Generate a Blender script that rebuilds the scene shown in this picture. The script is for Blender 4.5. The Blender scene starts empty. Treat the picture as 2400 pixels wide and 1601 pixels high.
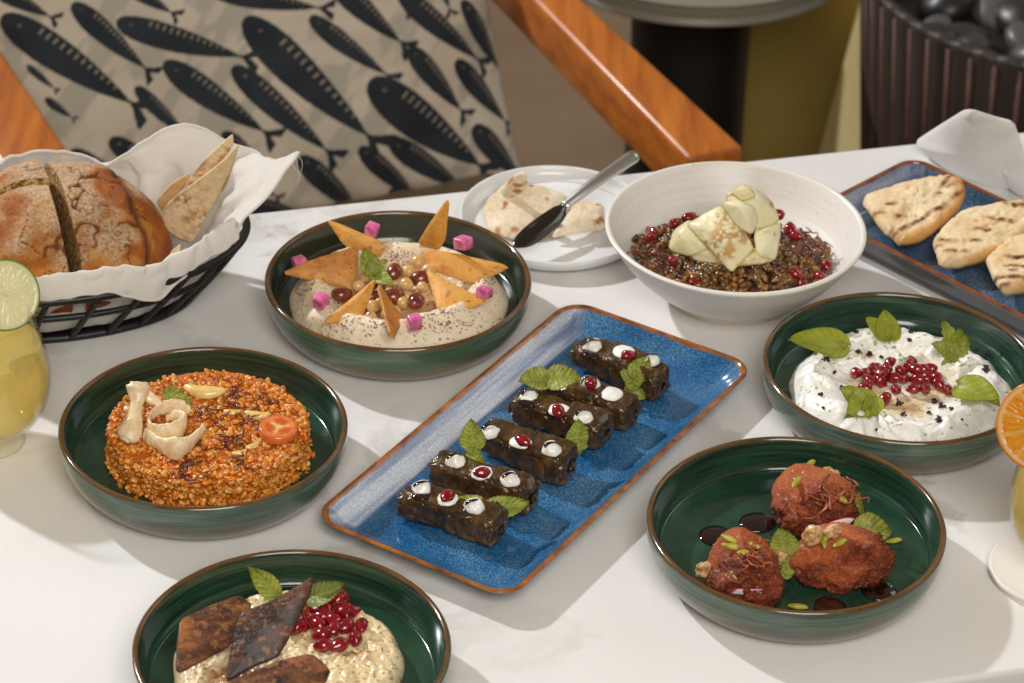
import bpy, bmesh, math, random
import numpy as np
from mathutils import Vector, Matrix, Euler

random.seed(7)
rng = np.random.default_rng(7)
scene = bpy.context.scene
COL = scene.collection

# ------------------------------------------------------------------ camera
F_PX, PITCH, ROLL = 6989.8, 0.57607734, 0.02865138
DZ = 0.0075                      # bowls' foot height: food inside them sits this much higher
CAM = np.array([0.0, 0.0, 1.2389 + 0.033 + DZ])
_fwd = np.array([0, math.cos(PITCH), -math.sin(PITCH)])
_rt = np.array([1.0, 0, 0])
_up = np.cross(_rt, _fwd)
_c, _s = math.cos(ROLL), math.sin(ROLL)
RT, UP, FW = _c * _rt + _s * _up, -_s * _rt + _c * _up, _fwd
camd = bpy.data.cameras.new('camera')
cam = bpy.data.objects.new('camera', camd)
COL.objects.link(cam)
cam.matrix_world = Matrix(((RT[0], UP[0], -FW[0], CAM[0]), (RT[1], UP[1], -FW[1], CAM[1]),
                           (RT[2], UP[2], -FW[2], CAM[2]), (0, 0, 0, 1)))
camd.sensor_width = 36
camd.lens = F_PX / 2400 * 36
camd.clip_end = 60
camd.dof.use_dof = True
camd.dof.focus_distance = 2.13
camd.dof.aperture_fstop = 11
scene.camera = cam
scene.render.resolution_x, scene.render.resolution_y = 1024, 683

# ------------------------------------------------------------------ world, lamps, exposure
world = bpy.data.worlds.new('World')
scene.world = world
world.use_nodes = True
bg = world.node_tree.nodes['Background']
bg.inputs[0].default_value = (1.0, 0.82, 0.62, 1)
bg.inputs[1].default_value = 0.20


def lamp(name, loc, target, size, energy, color, sy=None, shape='DISK'):
    l = bpy.data.lights.new(name, 'AREA')
    l.shape = shape
    l.size = size
    if sy:
        l.size_y = sy
    l.energy = energy
    l.color = color
    o = bpy.data.objects.new(name, l)
    COL.objects.link(o)
    o.location = loc
    d = Vector(target) - Vector(loc)
    o.rotation_euler = d.to_track_quat('-Z', 'Y').to_euler()
    return o


KAZ = np.array([-0.0464, 0.0403]); KAZ /= np.linalg.norm(KAZ)
KEL = math.radians(35)
KD = 8.0
key_loc = (0.05 + KAZ[0] * math.cos(KEL) * KD, 1.85 + KAZ[1] * math.cos(KEL) * KD, math.sin(KEL) * KD)
lamp('key_lamp', key_loc, (0.05, 1.95, 0), 0.30, 590, (0.98, 0.98, 1.0))
lamp('window_lamp', (2.6, 3.6, 2.2), (0.0, 1.8, 0), 2.2, 16, (0.95, 0.98, 1.0), 1.6, 'RECTANGLE')
lamp('front_lamp', (0.35, -0.6, 2.3), (0.0, 2.5, -0.1), 1.6, 84, (1.0, 0.96, 0.90), 1.6, 'RECTANGLE')

vs = scene.view_settings
vs.view_transform = 'Standard'
vs.look = 'None'
vs.exposure = -0.14
vs.gamma = 1.0
vs.use_curve_mapping = False


# ------------------------------------------------------------------ measuring helpers
def _ray(x, y):
    return RT * (x - 1200) / F_PX + UP * (800.5 - y) / F_PX + FW


def at(x, y, z=0.0):
    """photo position (2400 px wide) on the horizontal plane z -> world"""
    d = _ray(x, y)
    return CAM + d * ((z - CAM[2]) / d[2])


def at_plane(x, y, p, n):
    d = _ray(x, y)
    return CAM + d * (np.dot(np.array(p) - CAM, n) / np.dot(d, n))


def zoomer(ox, oy, sc, dz=0.0):
    return lambda x, y, z=0.0: at(ox + x / sc, oy + y / sc, z + dz)


dsp = lambda x, y, z=0.0: at(x * 1.0208, y * 1.0208, z)


# ------------------------------------------------------------------ noise
def _h(ix, iy, iz, seed):
    v = np.sin(ix * 127.1 + iy * 311.7 + iz * 74.7 + seed * 53.3) * 43758.5453
    return v - np.floor(v)


def vnoise(p, seed=0):
    p = np.asarray(p, float)
    i = np.floor(p)
    f = p - i
    u = f * f * f * (f * (f * 6 - 15) + 10)
    r = 0
    for dx in (0, 1):
        wx = u[..., 0] if dx else 1 - u[..., 0]
        for dy in (0, 1):
            wy = u[..., 1] if dy else 1 - u[..., 1]
            for dz in (0, 1):
                wz = u[..., 2] if dz else 1 - u[..., 2]
                r = r + wx * wy * wz * _h(i[..., 0] + dx, i[..., 1] + dy, i[..., 2] + dz, seed)
    return r * 2 - 1


def fbm(p, octv=4, seed=0, gain=0.5):
    p = np.asarray(p, float)
    r, a, t = 0, 1.0, 0
    for k in range(octv):
        r = r + a * vnoise(p * (2 ** k) + k * 17.3, seed + k)
        t += a
        a *= gain
    return r / t


def sstep(a, b, x):
    t = np.clip((np.asarray(x, float) - a) / (b - a), 0, 1)
    return t * t * (3 - 2 * t)


def lin(c):
    c = np.asarray(c, float) / 255.0
    return np.where(c <= 0.04045, c / 12.92, ((c + 0.055) / 1.055) ** 2.4)


def L4(c):
    v = lin(c)
    return (float(v[0]), float(v[1]), float(v[2]), 1.0)


# ------------------------------------------------------------------ materials
class NT:
    def __init__(self, name):
        self.m = bpy.data.materials.new(name)
        self.m.use_nodes = True
        self.t = self.m.node_tree
        self.b = self.t.nodes['Principled BSDF']
        self.tc = self.t.nodes.new('ShaderNodeTexCoord')

    def n(self, typ, **kw):
        o = self.t.nodes.new(typ)
        for k, v in kw.items():
            setattr(o, k, v)
        return o

    def l(self, a, b):
        self.t.links.new(a, b)

    def noise(self, scale, detail=4, rough=0.55, vec=None, dist=0.0):
        o = self.n('ShaderNodeTexNoise')
        o.inputs['Scale'].default_value = scale
        o.inputs['Detail'].default_value = detail
        o.inputs['Roughness'].default_value = rough
        o.inputs['Distortion'].default_value = dist
        self.l(vec or self.tc.outputs['Object'], o.inputs['Vector'])
        return o.outputs['Fac']

    def scaled(self, v, src=None):
        o = self.n('ShaderNodeMapping')
        o.inputs['Scale'].default_value = v
        self.l(src or self.tc.outputs['Object'], o.inputs['Vector'])
        return o.outputs['Vector']

    def ramp(self, fac, stops):
        o = self.n('ShaderNodeValToRGB')
        e = o.color_ramp.elements
        while len(e) < len(stops):
            e.new(0.5)
        for k, (p, c) in enumerate(stops):
            e[k].position = p
            e[k].color = L4(c) if not isinstance(c, float) else (c, c, c, 1)
        self.l(fac, o.inputs['Fac'])
        return o.outputs['Color']

    def mix(self, fac, a, b, mode='MIX'):
        o = self.n('ShaderNodeMix', data_type='RGBA', blend_type=mode)
        for sock, v in ((o.inputs['Factor'], fac), (o.inputs['A'], a), (o.inputs['B'], b)):
            if isinstance(v, bpy.types.NodeSocket):
                self.l(v, sock)
            elif isinstance(v, (float, int)):
                sock.default_value = v
            else:
                sock.default_value = L4(v)
        return o.outputs['Result']

    def bump(self, fac, strength, dist):
        o = self.n('ShaderNodeBump')
        o.inputs['Strength'].default_value = strength
        o.inputs['Distance'].default_value = dist
        self.l(fac, o.inputs['Height'])
        if self.b.inputs['Normal'].is_linked:
            self.l(self.b.inputs['Normal'].links[0].from_socket, o.inputs['Normal'])
        self.l(o.outputs['Normal'], self.b.inputs['Normal'])

    def set(self, **kw):
        names = dict(rough='Roughness', coat='Coat Weight', coatr='Coat Roughness', sss='Subsurface Weight',
                     trans='Transmission Weight', metal='Metallic', spec='Specular IOR Level', ior='IOR',
                     sheen='Sheen Weight', sscale='Subsurface Scale')
        for k, v in kw.items():
            s = self.b.inputs[names[k]]
            if isinstance(v, bpy.types.NodeSocket):
                self.l(v, s)
            else:
                s.default_value = v

    def base(self, c):
        if isinstance(c, bpy.types.NodeSocket):
            self.l(c, self.b.inputs['Base Color'])
        else:
            self.b.inputs['Base Color'].default_value = L4(c)

    def sssr(self, r):
        self.b.inputs['Subsurface Radius'].default_value = r

    def translucent(self, fac, c):
        tr = self.n('ShaderNodeBsdfTranslucent')
        if isinstance(c, bpy.types.NodeSocket):
            self.l(c, tr.inputs[0])
        else:
            tr.inputs[0].default_value = L4(c)
        mx = self.n('ShaderNodeMixShader'); mx.inputs[0].default_value = fac
        self.l(self.b.outputs[0], mx.inputs[1]); self.l(tr.outputs[0], mx.inputs[2])
        out = [q for q in self.t.nodes if q.type == 'OUTPUT_MATERIAL'][0]
        self.l(mx.outputs[0], out.inputs['Surface'])

    def rnd(self):
        return self.n('ShaderNodeObjectInfo').outputs['Random']


MATS = {}


def mat(name, c, c2=None, ns=60, rough=0.5, bs=None, bst=0.3, bd=0.001, lo=0.35, hi=0.65, col=False, **kw):
    """common food / object material: two colours mixed by noise (or the mesh's own colours), fine bump"""
    t = NT(name)
    if col:
        a = t.n('ShaderNodeAttribute', attribute_name='Col')
        out = a.outputs['Color']
        if ns:
            out = t.mix(1.0, out, t.ramp(t.noise(ns, 5), [(0.25, 0.72), (0.75, 1.0)]), 'MULTIPLY')
        t.base(out)
    elif c2 is not None:
        t.base(t.ramp(t.noise(ns, 5), [(lo, c), (hi, c2)]))
    else:
        t.base(c)
    t.set(rough=rough, **kw)
    if bs:
        t.bump(t.noise(bs, 4, 0.6), bst, bd)
    MATS[name] = t.m
    return t


# ------------------------------------------------------------------ mesh helpers
def mesh(name, verts, faces, m=None, smooth=True, col=None):
    me = bpy.data.meshes.new(name)
    verts = np.asarray(verts, np.float32)
    if isinstance(faces, np.ndarray):
        me.vertices.add(len(verts))
        me.vertices.foreach_set('co', verts.ravel())
        k = faces.shape[1]
        me.loops.add(faces.size)
        me.loops.foreach_set('vertex_index', faces.astype(np.int32).ravel())
        me.polygons.add(len(faces))
        me.polygons.foreach_set('loop_start', np.arange(0, faces.size, k, dtype=np.int32))
        me.update(calc_edges=True)
        me.validate()
    else:
        me.from_pydata([tuple(map(float, v)) for v in verts], [], faces)
        me.update()
    me.polygons.foreach_set('use_smooth', [smooth] * len(me.polygons))
    if col is not None:
        a = me.color_attributes.new('Col', 'FLOAT_COLOR', 'POINT')
        c = np.ones((len(verts), 4), np.float32)
        c[:, :3] = lin(col)
        a.data.foreach_set('color', c.ravel())
    if m:
        me.materials.append(MATS[m])
    return me


def O(name, me=None, parent=None, label=None, cat=None, group=None, kind=None, loc=None, rot=None, sc=None):
    o = bpy.data.objects.new(name, me)
    COL.objects.link(o)
    if loc is not None:
        o.location = tuple(float(v) for v in loc)
    if rot is not None:
        if isinstance(rot, Matrix):
            o.rotation_euler = rot.to_euler()
        else:
            o.rotation_euler = rot
    if sc is not None:
        o.scale = (sc, sc, sc) if isinstance(sc, (int, float)) else sc
    if parent:
        o.parent = parent
    for k, v in (('label', label), ('category', cat), ('group', group), ('kind', kind)):
        if v:
            o[k] = v
    return o


def grid_faces(n, m, wrap_m=False, wrap_n=False, off=0):
    i, j = np.meshgrid(np.arange(n if wrap_n else n - 1), np.arange(m if wrap_m else m - 1), indexing='ij')
    i2, j2 = (i + 1) % n, (j + 1) % m
    return np.stack([i * m + j, i2 * m + j, i2 * m + j2, i * m + j2], -1).reshape(-1, 4) + off


def lathe(prof, seg=128):
    prof = np.asarray(prof, float)
    a = np.linspace(0, 2 * np.pi, seg, endpoint=False)
    r, z = prof[:, 0], prof[:, 1]
    v = np.stack([r[:, None] * np.cos(a), r[:, None] * np.sin(a), np.repeat(z[:, None], seg, 1)], -1).reshape(-1, 3)
    return v, grid_faces(len(prof), seg, wrap_m=True)[:, ::-1].copy()


def smooth_profile(prof, n=6):
    """Catmull-Rom through profile points"""
    P = np.asarray(prof, float)
    Q = np.vstack([2 * P[0] - P[1], P, 2 * P[-1] - P[-2]])
    out = []
    for k in range(1, len(Q) - 2):
        for t in np.linspace(0, 1, n, endpoint=False):
            a, b, c, d = Q[k - 1:k + 3]
            out.append(0.5 * (2 * b + (c - a) * t + (2 * a - 5 * b + 4 * c - d) * t * t + (3 * b - a - 3 * c + d) * t ** 3))
    out.append(P[-1])
    return np.array(out)


def tube(pts, rad, seg=8, n=6, closed=False, flat=1.0, upv=None):
    P = np.asarray(pts, float)
    if closed:
        Q = []
        N = len(P)
        for k in range(N):
            a, b, c, d = P[k - 1], P[k], P[(k + 1) % N], P[(k + 2) % N]
            for t in np.linspace(0, 1, n, endpoint=False):
                Q.append(0.5 * (2 * b + (c - a) * t + (2 * a - 5 * b + 4 * c - d) * t * t + (3 * b - a - 3 * c + d) * t ** 3))
        P = np.array(Q)
    elif n > 1 and len(P) > 2:
        P = smooth_profile(P, n)
    N = len(P)
    T = np.roll(P, -1, 0) - np.roll(P, 1, 0)
    if not closed:
        T[0], T[-1] = P[1] - P[0], P[-1] - P[-2]
    T /= np.linalg.norm(T, axis=1)[:, None] + 1e-12
    up = np.array(upv if upv is not None else (0.13, 0.21, 0.97), float)
    B = np.cross(T, up)
    B /= np.linalg.norm(B, axis=1)[:, None] + 1e-12
    U = np.cross(B, T)
    s = np.linspace(0, 1, N)
    r = np.array([rad(x) for x in s]) if callable(rad) else np.full(N, rad)
    a = np.linspace(0, 2 * np.pi, seg, endpoint=False)
    V = (P[:, None] + r[:, None, None] * (np.cos(a)[None, :, None] * B[:, None] + flat * np.sin(a)[None, :, None] * U[:, None])).reshape(-1, 3)
    fc = grid_faces(N, seg, True, closed)
    if not closed:
        V = np.vstack([V, P[0], P[-1]])
        i0, i1 = len(V) - 2, len(V) - 1
        j = np.arange(seg)
        c0 = np.stack([np.full(seg, i0), j, (j + 1) % seg, np.full(seg, i0)], 1)
        e = (N - 1) * seg
        c1 = np.stack([np.full(seg, i1), e + (j + 1) % seg, e + j, np.full(seg, i1)], 1)
        fl = [list(map(int, f)) for f in fc] + [list(map(int, f[:3])) for f in c0] + [list(map(int, f[:3])) for f in c1]
        return V, fl
    return V, [list(map(int, f)) for f in fc]


class Acc:
    """collect many small pieces into one mesh"""
    def __init__(self):
        self.v, self.f, self.c, self.k = [], [], [], 0

    def add(self, v, f, c=None):
        v = np.asarray(v, float)
        self.v.append(v)
        if isinstance(f, np.ndarray):
            f = [list(map(int, q)) for q in f]
        k = self.k
        self.f += [[i + k for i in q] for q in f]
        if c is not None:
            self.c.append(np.broadcast_to(np.asarray(c, float), (len(v), 3)))
        self.k += len(v)

    def mesh(self, name, m, smooth=True):
        return mesh(name, np.vstack(self.v), self.f, m, smooth, np.vstack(self.c) if self.c else None)


_ICO = {}


def ico(sub):
    if sub not in _ICO:
        bm = bmesh.new()
        bmesh.ops.create_icosphere(bm, subdivisions=sub, radius=1)
        v = np.array([x.co[:] for x in bm.verts])
        f = [[y.index for y in x.verts] for x in bm.faces]
        bm.free()
        _ICO[sub] = (v, f)
    v, f = _ICO[sub]
    return v.copy(), f


def rotm(rx, ry, rz):
    return np.array(Euler((rx, ry, rz)).to_matrix())


def patch(pts, thick=0.0012, bulge=0.0, rings=14, n=120, rag=0.0, amp=0.0, nsc=200, seed=0, colf=None,
          round_=1, edge_pow=6, bend=None, local=False, flat=0.0):
    """a thin slab spanning a 3D outline: fan of rings from the centroid, real thickness"""
    P = np.asarray(pts, float)
    if flat:        # pull the measured outline towards its best-fitting plane
        c_ = P.mean(0)
        n_ = np.linalg.svd(P - c_)[2][2]
        q_ = np.array([CAM + (p - CAM) * (np.dot(c_ - CAM, n_) / np.dot(p - CAM, n_)) for p in P])
        P = P * (1 - flat) + q_ * flat
    for _ in range(round_):
        nx = np.roll(P, -1, 0)
        P = np.stack([0.86 * P + 0.14 * nx, 0.14 * P + 0.86 * nx], 1).reshape(-1, 3)
    seg = np.linalg.norm(np.roll(P, -1, 0) - P, axis=1)
    cum = np.concatenate([[0], np.cumsum(seg)])
    tt = np.linspace(0, cum[-1], n, endpoint=False)
    k = np.searchsorted(cum, tt, 'right') - 1
    w = ((tt - cum[k]) / seg[k])[:, None]
    Q = P[k] * (1 - w) + P[(k + 1) % len(P)] * w
    c = Q.mean(0)
    nr = np.zeros(3)
    for a, b in zip(Q, np.roll(Q, -1, 0)):
        nr += np.cross(a - c, b - c)
    nr /= np.linalg.norm(nr)
    flip = np.dot(nr, CAM - c) < 0
    if flip:
        Q = Q[::-1]
        nr = -nr
    if rag:
        rr = fbm(Q * 160, 3, seed)
        Q = c + (Q - c) * (1 + rag * rr)[:, None]
    S = np.linspace(0, 1, rings + 1)[1:]
    hq = (Q - c) @ nr
    Qf = Q - hq[:, None] * nr
    Hf = np.fft.fft(hq)
    fm = np.abs(np.fft.fftfreq(n, 1 / n))
    hh = np.array([np.fft.ifft(Hf * s_ ** fm).real for s_ in S])          # height of the outline carried smoothly inwards
    V = np.concatenate([[c + nr * Hf[0].real / n], ((c + (Qf - c)[None] * S[:, None, None]) + hh[..., None] * nr).reshape(-1, 3)])
    s = np.concatenate([[0], np.repeat(S, n)])
    off = bulge * (1 - s ** 2)
    if bend is not None:
        off = off + bend(V - c)
    if amp:
        off = off + amp * fbm(V * nsc, 3, seed + 3)
    h = thick / 2 * np.maximum(1 - s ** edge_pow, 0) ** 0.5 + thick * 0.02
    if amp:
        h = h * (1 + 0.25 * fbm(V * nsc * 0.7, 2, seed + 9))
    top = V + nr * (off + h)[:, None]
    bot = V + nr * (off - h)[:, None]
    N = len(V)
    fan = [[0, 1 + j, 1 + (j + 1) % n] for j in range(n)]
    q = grid_faces(rings, n, wrap_m=True, off=1)
    fl = fan + [list(map(int, f)) for f in q]
    fb = [[i + N for i in f[::-1]] for f in fl]
    e0 = 1 + (rings - 1) * n
    rim = [[e0 + j, e0 + N + j, e0 + N + (j + 1) % n, e0 + (j + 1) % n] for j in range(n)]
    VV = np.vstack([top, bot])
    col = None
    if colf is not None:
        cc = colf(V, s)
        col = np.vstack([cc, cc])
    if local:
        base = c.copy()
        return VV - base, fl + fb + rim, col, base
    return VV, fl + fb + rim, col


def mixc(a, b, t):
    t = np.clip(np.asarray(t), 0, 1)[..., None]
    return np.asarray(a, float) * (1 - t) + np.asarray(b, float) * t


def patch_obj(name, pts, m, parent=None, label=None, cat=None, group=None, **kw):
    v, f, c, base = patch(pts, local=True, **kw)
    return O(name, mesh(name, v, f, m, True, c), parent, label, cat, group, loc=base)


def leaf_mesh(L, W, curl=0.15, cup=0.25, serr=0.13, quilt=1.0, teeth=11, c1=(146, 162, 54), c2=(222, 224, 126), seed=0, pw=0.68):
    """a leaf along +X, lying in XY, face up; quilted between the veins"""
    nu, nv = 34, 19
    u = np.linspace(0, 1, nu)
    v = np.linspace(-1, 1, nv)
    U, Vv = np.meshgrid(u, v, indexing='ij')
    w = np.sin(np.pi * np.clip(U, 0, 1) ** pw) ** 0.75 * 0.5 * W
    rs_ = random.Random(seed + 5)
    tri = np.abs(((U * teeth) % 1) - 0.5) * 2
    w = w * (1 - serr * tri) + 0.0004
    x = U * L - np.abs(Vv) * 0.06 * L * (1 - U)
    y = Vv * w + 0.05 * L * np.sin(U * 2.5 + rs_.random() * 6) * U
    ph = U * 7.5 - np.abs(Vv) * 2.0
    side = np.abs(np.sin(np.pi * ph))
    mid = 1 - np.exp(-(np.abs(Vv) * 5) ** 1.3)
    q = side ** 0.5 * mid
    rs = random.Random(seed)
    z = curl * L * (0.25 - (U - 0.5) ** 2) + cup * W * np.abs(Vv) ** 1.6 * (0.4 + 0.6 * U) + quilt * (W / 0.02) * (0.0007 * q + 0.0011 * np.abs(fbm(np.stack([x * 210 + ph, y * 210, 0 * x], -1), 2, seed + 31)))
    z += 0.035 * L * np.sin(U * 5 + Vv * 2 + rs.random() * 6) + 0.05 * L * fbm(np.stack([U * 2.2, Vv * 1.4, 0 * U + seed * 1.7], -1), 2, seed + 77)
    z += quilt * 0.0004 * fbm(np.stack([x * 500, y * 500, 0 * x + seed], -1), 2, seed)
    top = np.stack([x, y, z], -1).reshape(-1, 3)
    bot = top - np.array([0, 0, 0.00035])
    N = len(top)
    g = grid_faces(nu, nv)
    t = (0.25 + 0.55 * q + 0.25 * fbm(np.stack([x * 120, y * 120, 0 * x], -1), 3, seed + 5)).reshape(-1)
    vein = ((1 - mid) * 0.9 + (1 - side) ** 6 * 0.5).reshape(-1)
    c = mixc(c1, c2, t)
    c = mixc(c, np.array(c1) * 0.75, ((1 - side) ** 3 * mid).reshape(-1) * 0.28 * min(quilt, 1))
    c = mixc(c, np.array(c1) * 0.8, sstep(0.22, 0.0, np.abs(fbm(np.stack([x * 210 + ph, y * 210, 0 * x], -1), 2, seed + 31))).reshape(-1) * 0.45 * min(quilt, 1))
    c = mixc(c, (200, 204, 128), np.exp(-(np.abs(Vv) * 9) ** 2).reshape(-1) * 0.7)
    ring = [i * nv for i in range(nu)] + [(nu - 1) * nv + j for j in range(1, nv)] + \
           [i * nv + nv - 1 for i in range(nu - 2, -1, -1)] + [j for j in range(nv - 2, 0, -1)]
    fl = [list(map(int, f)) for f in g] + [[int(i) + N for i in f[::-1]] for f in g]
    fl += [[a, b, b + N, a + N] for a, b in zip(ring, ring[1:] + ring[:1])]
    return np.vstack([top, bot]), fl, np.vstack([c, c])


def leaf(parent, base, tip, W, m='mint', nrm=(0, -0.45, 0.9), name='leaf', label=None, cat=None, group=None, **kw):
    base, tip = np.array(base, float), np.array(tip, float)
    d = tip - base
    L = np.linalg.norm(d)
    x = d / L
    n = np.array(nrm, float)
    y = np.cross(n, x)
    y /= np.linalg.norm(y)
    z = np.cross(x, y)
    R = Matrix(((x[0], y[0], z[0]), (x[1], y[1], z[1]), (x[2], y[2], z[2])))
    v, f, c = leaf_mesh(L, W * 0.9, **kw)
    loc = base - (np.array(parent.location) if parent else 0)
    return O(name, mesh(name, v, f, m, True, c), parent, label, cat, group, loc=loc, rot=R)


# ------------------------------------------------------------------ shared materials
t = NT('marble'); MATS['marble'] = t.m
warp = t.n('ShaderNodeVectorMath', operation='MULTIPLY_ADD')
nz = t.n('ShaderNodeTexNoise'); nz.inputs['Scale'].default_value = 3.2; nz.inputs['Detail'].default_value = 6
t.l(t.tc.outputs['Object'], nz.inputs['Vector'])
t.l(nz.outputs['Color'], warp.inputs[0]); warp.inputs[1].default_value = (0.55, 0.55, 0.55)
t.l(t.tc.outputs['Object'], warp.inputs[2])
wv = t.n('ShaderNodeTexNoise'); wv.inputs['Scale'].default_value = 2.3; wv.inputs['Detail'].default_value = 8; wv.inputs['Roughness'].default_value = 0.62
t.l(warp.outputs[0], wv.inputs['Vector'])
vein = t.ramp(wv.outputs['Fac'], [(0.465, 0.0), (0.5, 1.0), (0.535, 0.0)])
vm = t.ramp(t.noise(3.0, 3), [(0.42, 0.0), (0.7, 1.0)])
vf = t.n('ShaderNodeMath', operation='MULTIPLY'); t.l(vein, vf.inputs[0]); t.l(vm, vf.inputs[1])
cl = t.ramp(t.noise(2.0, 5), [(0.3, (222, 220, 217)), (0.75, (233, 232, 230))])
t.base(t.mix(t.n('ShaderNodeMath', operation='MULTIPLY').outputs[0], cl, (160, 150, 139)))
mm = t.b.inputs['Base Color'].links[0].from_node
mu = mm.inputs['Factor'].links[0].from_node
t.l(vf.outputs[0], mu.inputs[0]); mu.inputs[1].default_value = 0.75
t.set(rough=0.28, spec=0.4)


def glaze(name, inner, inner2, outer, outer2, brown, rimz, rim_w=0.0022, r0=0.10, r1=0.2, coat=0.35):
    """wheel-thrown reactive glaze: brushed streaks round the wall, brown where it runs thin at the rim and foot"""
    t = NT(name); MATS[name] = t.m
    sp = t.n('ShaderNodeSeparateXYZ'); t.l(t.tc.outputs['Object'], sp.inputs[0])
    r = t.n('ShaderNodeVectorMath', operation='LENGTH')
    fl = t.scaled((1, 1, 0)); t.l(fl, r.inputs[0])
    # cylindrical streak coordinates
    cv = t.n('ShaderNodeCombineXYZ')
    t.l(t.scaled((14, 14, 700)), t.n('ShaderNodeSeparateXYZ').inputs[0])
    st = t.noise(1.0, 5, 0.6, t.scaled((16, 16, 420)))
    st2 = t.noise(1.0, 4, 0.6, t.scaled((34, 34, 60)))
    # outer wall: normal points away from the axis
    geo = t.n('ShaderNodeNewGeometry')
    dt = t.n('ShaderNodeVectorMath', operation='DOT_PRODUCT')
    t.l(t.tc.outputs['Normal'], dt.inputs[0]); t.l(fl, dt.inputs[1])
    outm = t.ramp(dt.outputs['Value'], [(0.02, 0.0), (0.05, 1.0)])
    # the colours
    ci = t.ramp(st, [(0.3, inner), (0.7, inner2)])
    co = t.ramp(st, [(0.3, outer), (0.68, outer2)])
    zz = t.n('ShaderNodeMath', operation='MULTIPLY_ADD'); t.l(st2, zz.inputs[0]); zz.inputs[1].default_value = -0.030
    t.l(sp.outputs['Z'], zz.inputs[2])
    low = t.ramp(zz.outputs[0], [(0.0, 1.0), (0.008, 0.0)])
    low.node.color_ramp.elements[0].position = 0.0
    mapr = t.n('ShaderNodeMapRange'); t.l(zz.outputs[0], mapr.inputs[0])
    mapr.inputs[1].default_value = -0.014; mapr.inputs[2].default_value = 0.005
    mapr.inputs[3].default_value = 1; mapr.inputs[4].default_value = 0
    co = t.mix(mapr.outputs[0], co, brown)
    cc = t.mix(outm, ci, co)
    rz = t.n('ShaderNodeMath', operation='MULTIPLY_ADD'); t.l(st2, rz.inputs[0]); rz.inputs[1].default_value = 0.006
    t.l(sp.outputs['Z'], rz.inputs[2])
    rm = t.n('ShaderNodeMapRange'); t.l(rz.outputs[0], rm.inputs[0])
    rm.inputs[1].default_value = rimz + 0.003 - rim_w; rm.inputs[2].default_value = rimz + 0.003 - rim_w * 0.2
    cc = t.mix(rm.outputs[0], cc, t.ramp(t.noise(1.0, 4, 0.6, t.scaled((22, 22, 90))), [(0.35, (112, 78, 44)), (0.6, (84, 58, 34)), (0.7, (70, 92, 74))]))
    # tiny dark pin holes
    pin = t.ramp(t.noise(420, 2), [(0.7, 1.0), (0.74, 0.45)])
    cc = t.mix(1.0, cc, pin, 'MULTIPLY')
    t.base(cc)
    t.set(rough=t.ramp(st2, [(0.3, r0), (0.7, r1)]), spec=0.5, coat=coat, coatr=0.06)
    t.bump(st, 0.25, 0.0007)
    return t


glaze('green_glaze', (13, 33, 25), (44, 78, 58), (56, 74, 62), (96, 116, 101), (98, 80, 58), 0.0335, 0.0016)
glaze('olive_glaze', (18, 28, 18), (40, 50, 31), (54, 80, 64), (90, 112, 90), (112, 92, 64), 0.0335, 0.0030)
glaze('cream_glaze', (222, 217, 208), (234, 230, 224), (224, 218, 208), (233, 229, 222), (206, 194, 178), 0.2, 0.002, 0.32, 0.42, 0.0)

t = mat('mint', None, col=True, ns=0, rough=0.38, bs=900, bst=0.15, bd=0.0003)
t.translucent(0.5, t.b.inputs['Base Color'].links[0].from_socket)
t = mat('stem', (150, 160, 70), rough=0.5)
t = mat('pomegranate', (104, 4, 14), (152, 16, 28), ns=180, rough=0.12, sss=0.25, coat=0.8, coatr=0.04)
t.sssr((0.006, 0.0008, 0.0008)); t.set(sscale=0.5)
t = mat('yogurt', (240, 236, 226), (247, 245, 240), ns=120, rough=0.3, sss=0.4, coat=0.2, coatr=0.2, bs=260, bst=0.25, bd=0.0006)
t.sssr((0.004, 0.003, 0.002))
mat('balsamic', (18, 8, 6), (38, 13, 9), ns=200, rough=0.06, coat=1.0, coatr=0.03)
t = mat('crisp', None, col=True, ns=420, rough=0.55, bs=700, bst=0.5, bd=0.0005, sss=0.08)
t.sssr((0.004, 0.002, 0.001))
t = mat('flatbread', None, col=True, ns=260, rough=0.75, bs=420, bst=0.5, bd=0.0008, sss=0.1)
t.sssr((0.004, 0.002, 0.001))
t = mat('turnip', (202, 70, 130), (232, 148, 186), ns=140, rough=0.3, sss=0.4, bs=260, bst=0.3, bd=0.0004, coat=0.3)
t.sssr((0.006, 0.002, 0.003))
t = mat('chickpea', (206, 160, 96), (224, 184, 124), ns=90, rough=0.3, sss=0.25, coat=0.5, coatr=0.1)
t.sssr((0.005, 0.003, 0.001))
t = mat('bean', (92, 34, 20), (140, 62, 40), ns=120, rough=0.22, coat=0.7, coatr=0.08, bs=300, bst=0.3, bd=0.0005)
t = mat('fried_onion', (74, 22, 8), (128, 52, 20), ns=300, rough=0.32, coat=0.5, coatr=0.15)
t = mat('fried_onion_light', (132, 56, 22), (176, 92, 42), ns=300, rough=0.35, coat=0.4)
t = mat('black_crumb', (16, 12, 10), (40, 30, 26), ns=400, rough=0.5)
t = mat('walnut', (176, 124, 72), (222, 184, 132), ns=260, rough=0.45, bs=500, bst=0.6, bd=0.001, coat=0.2)
t = mat('pistachio', (142, 140, 34), (196, 184, 78), ns=200, rough=0.45, bs=400, bst=0.3, bd=0.0005)
mat('black_metal', (22, 21, 20), (30, 29, 28), ns=200, rough=0.42, spec=0.4)
mat('steel', (96, 93, 90), rough=0.14, metal=1.0)
mat('bright_steel', (214, 212, 208), rough=0.3, metal=1.0)

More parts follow.
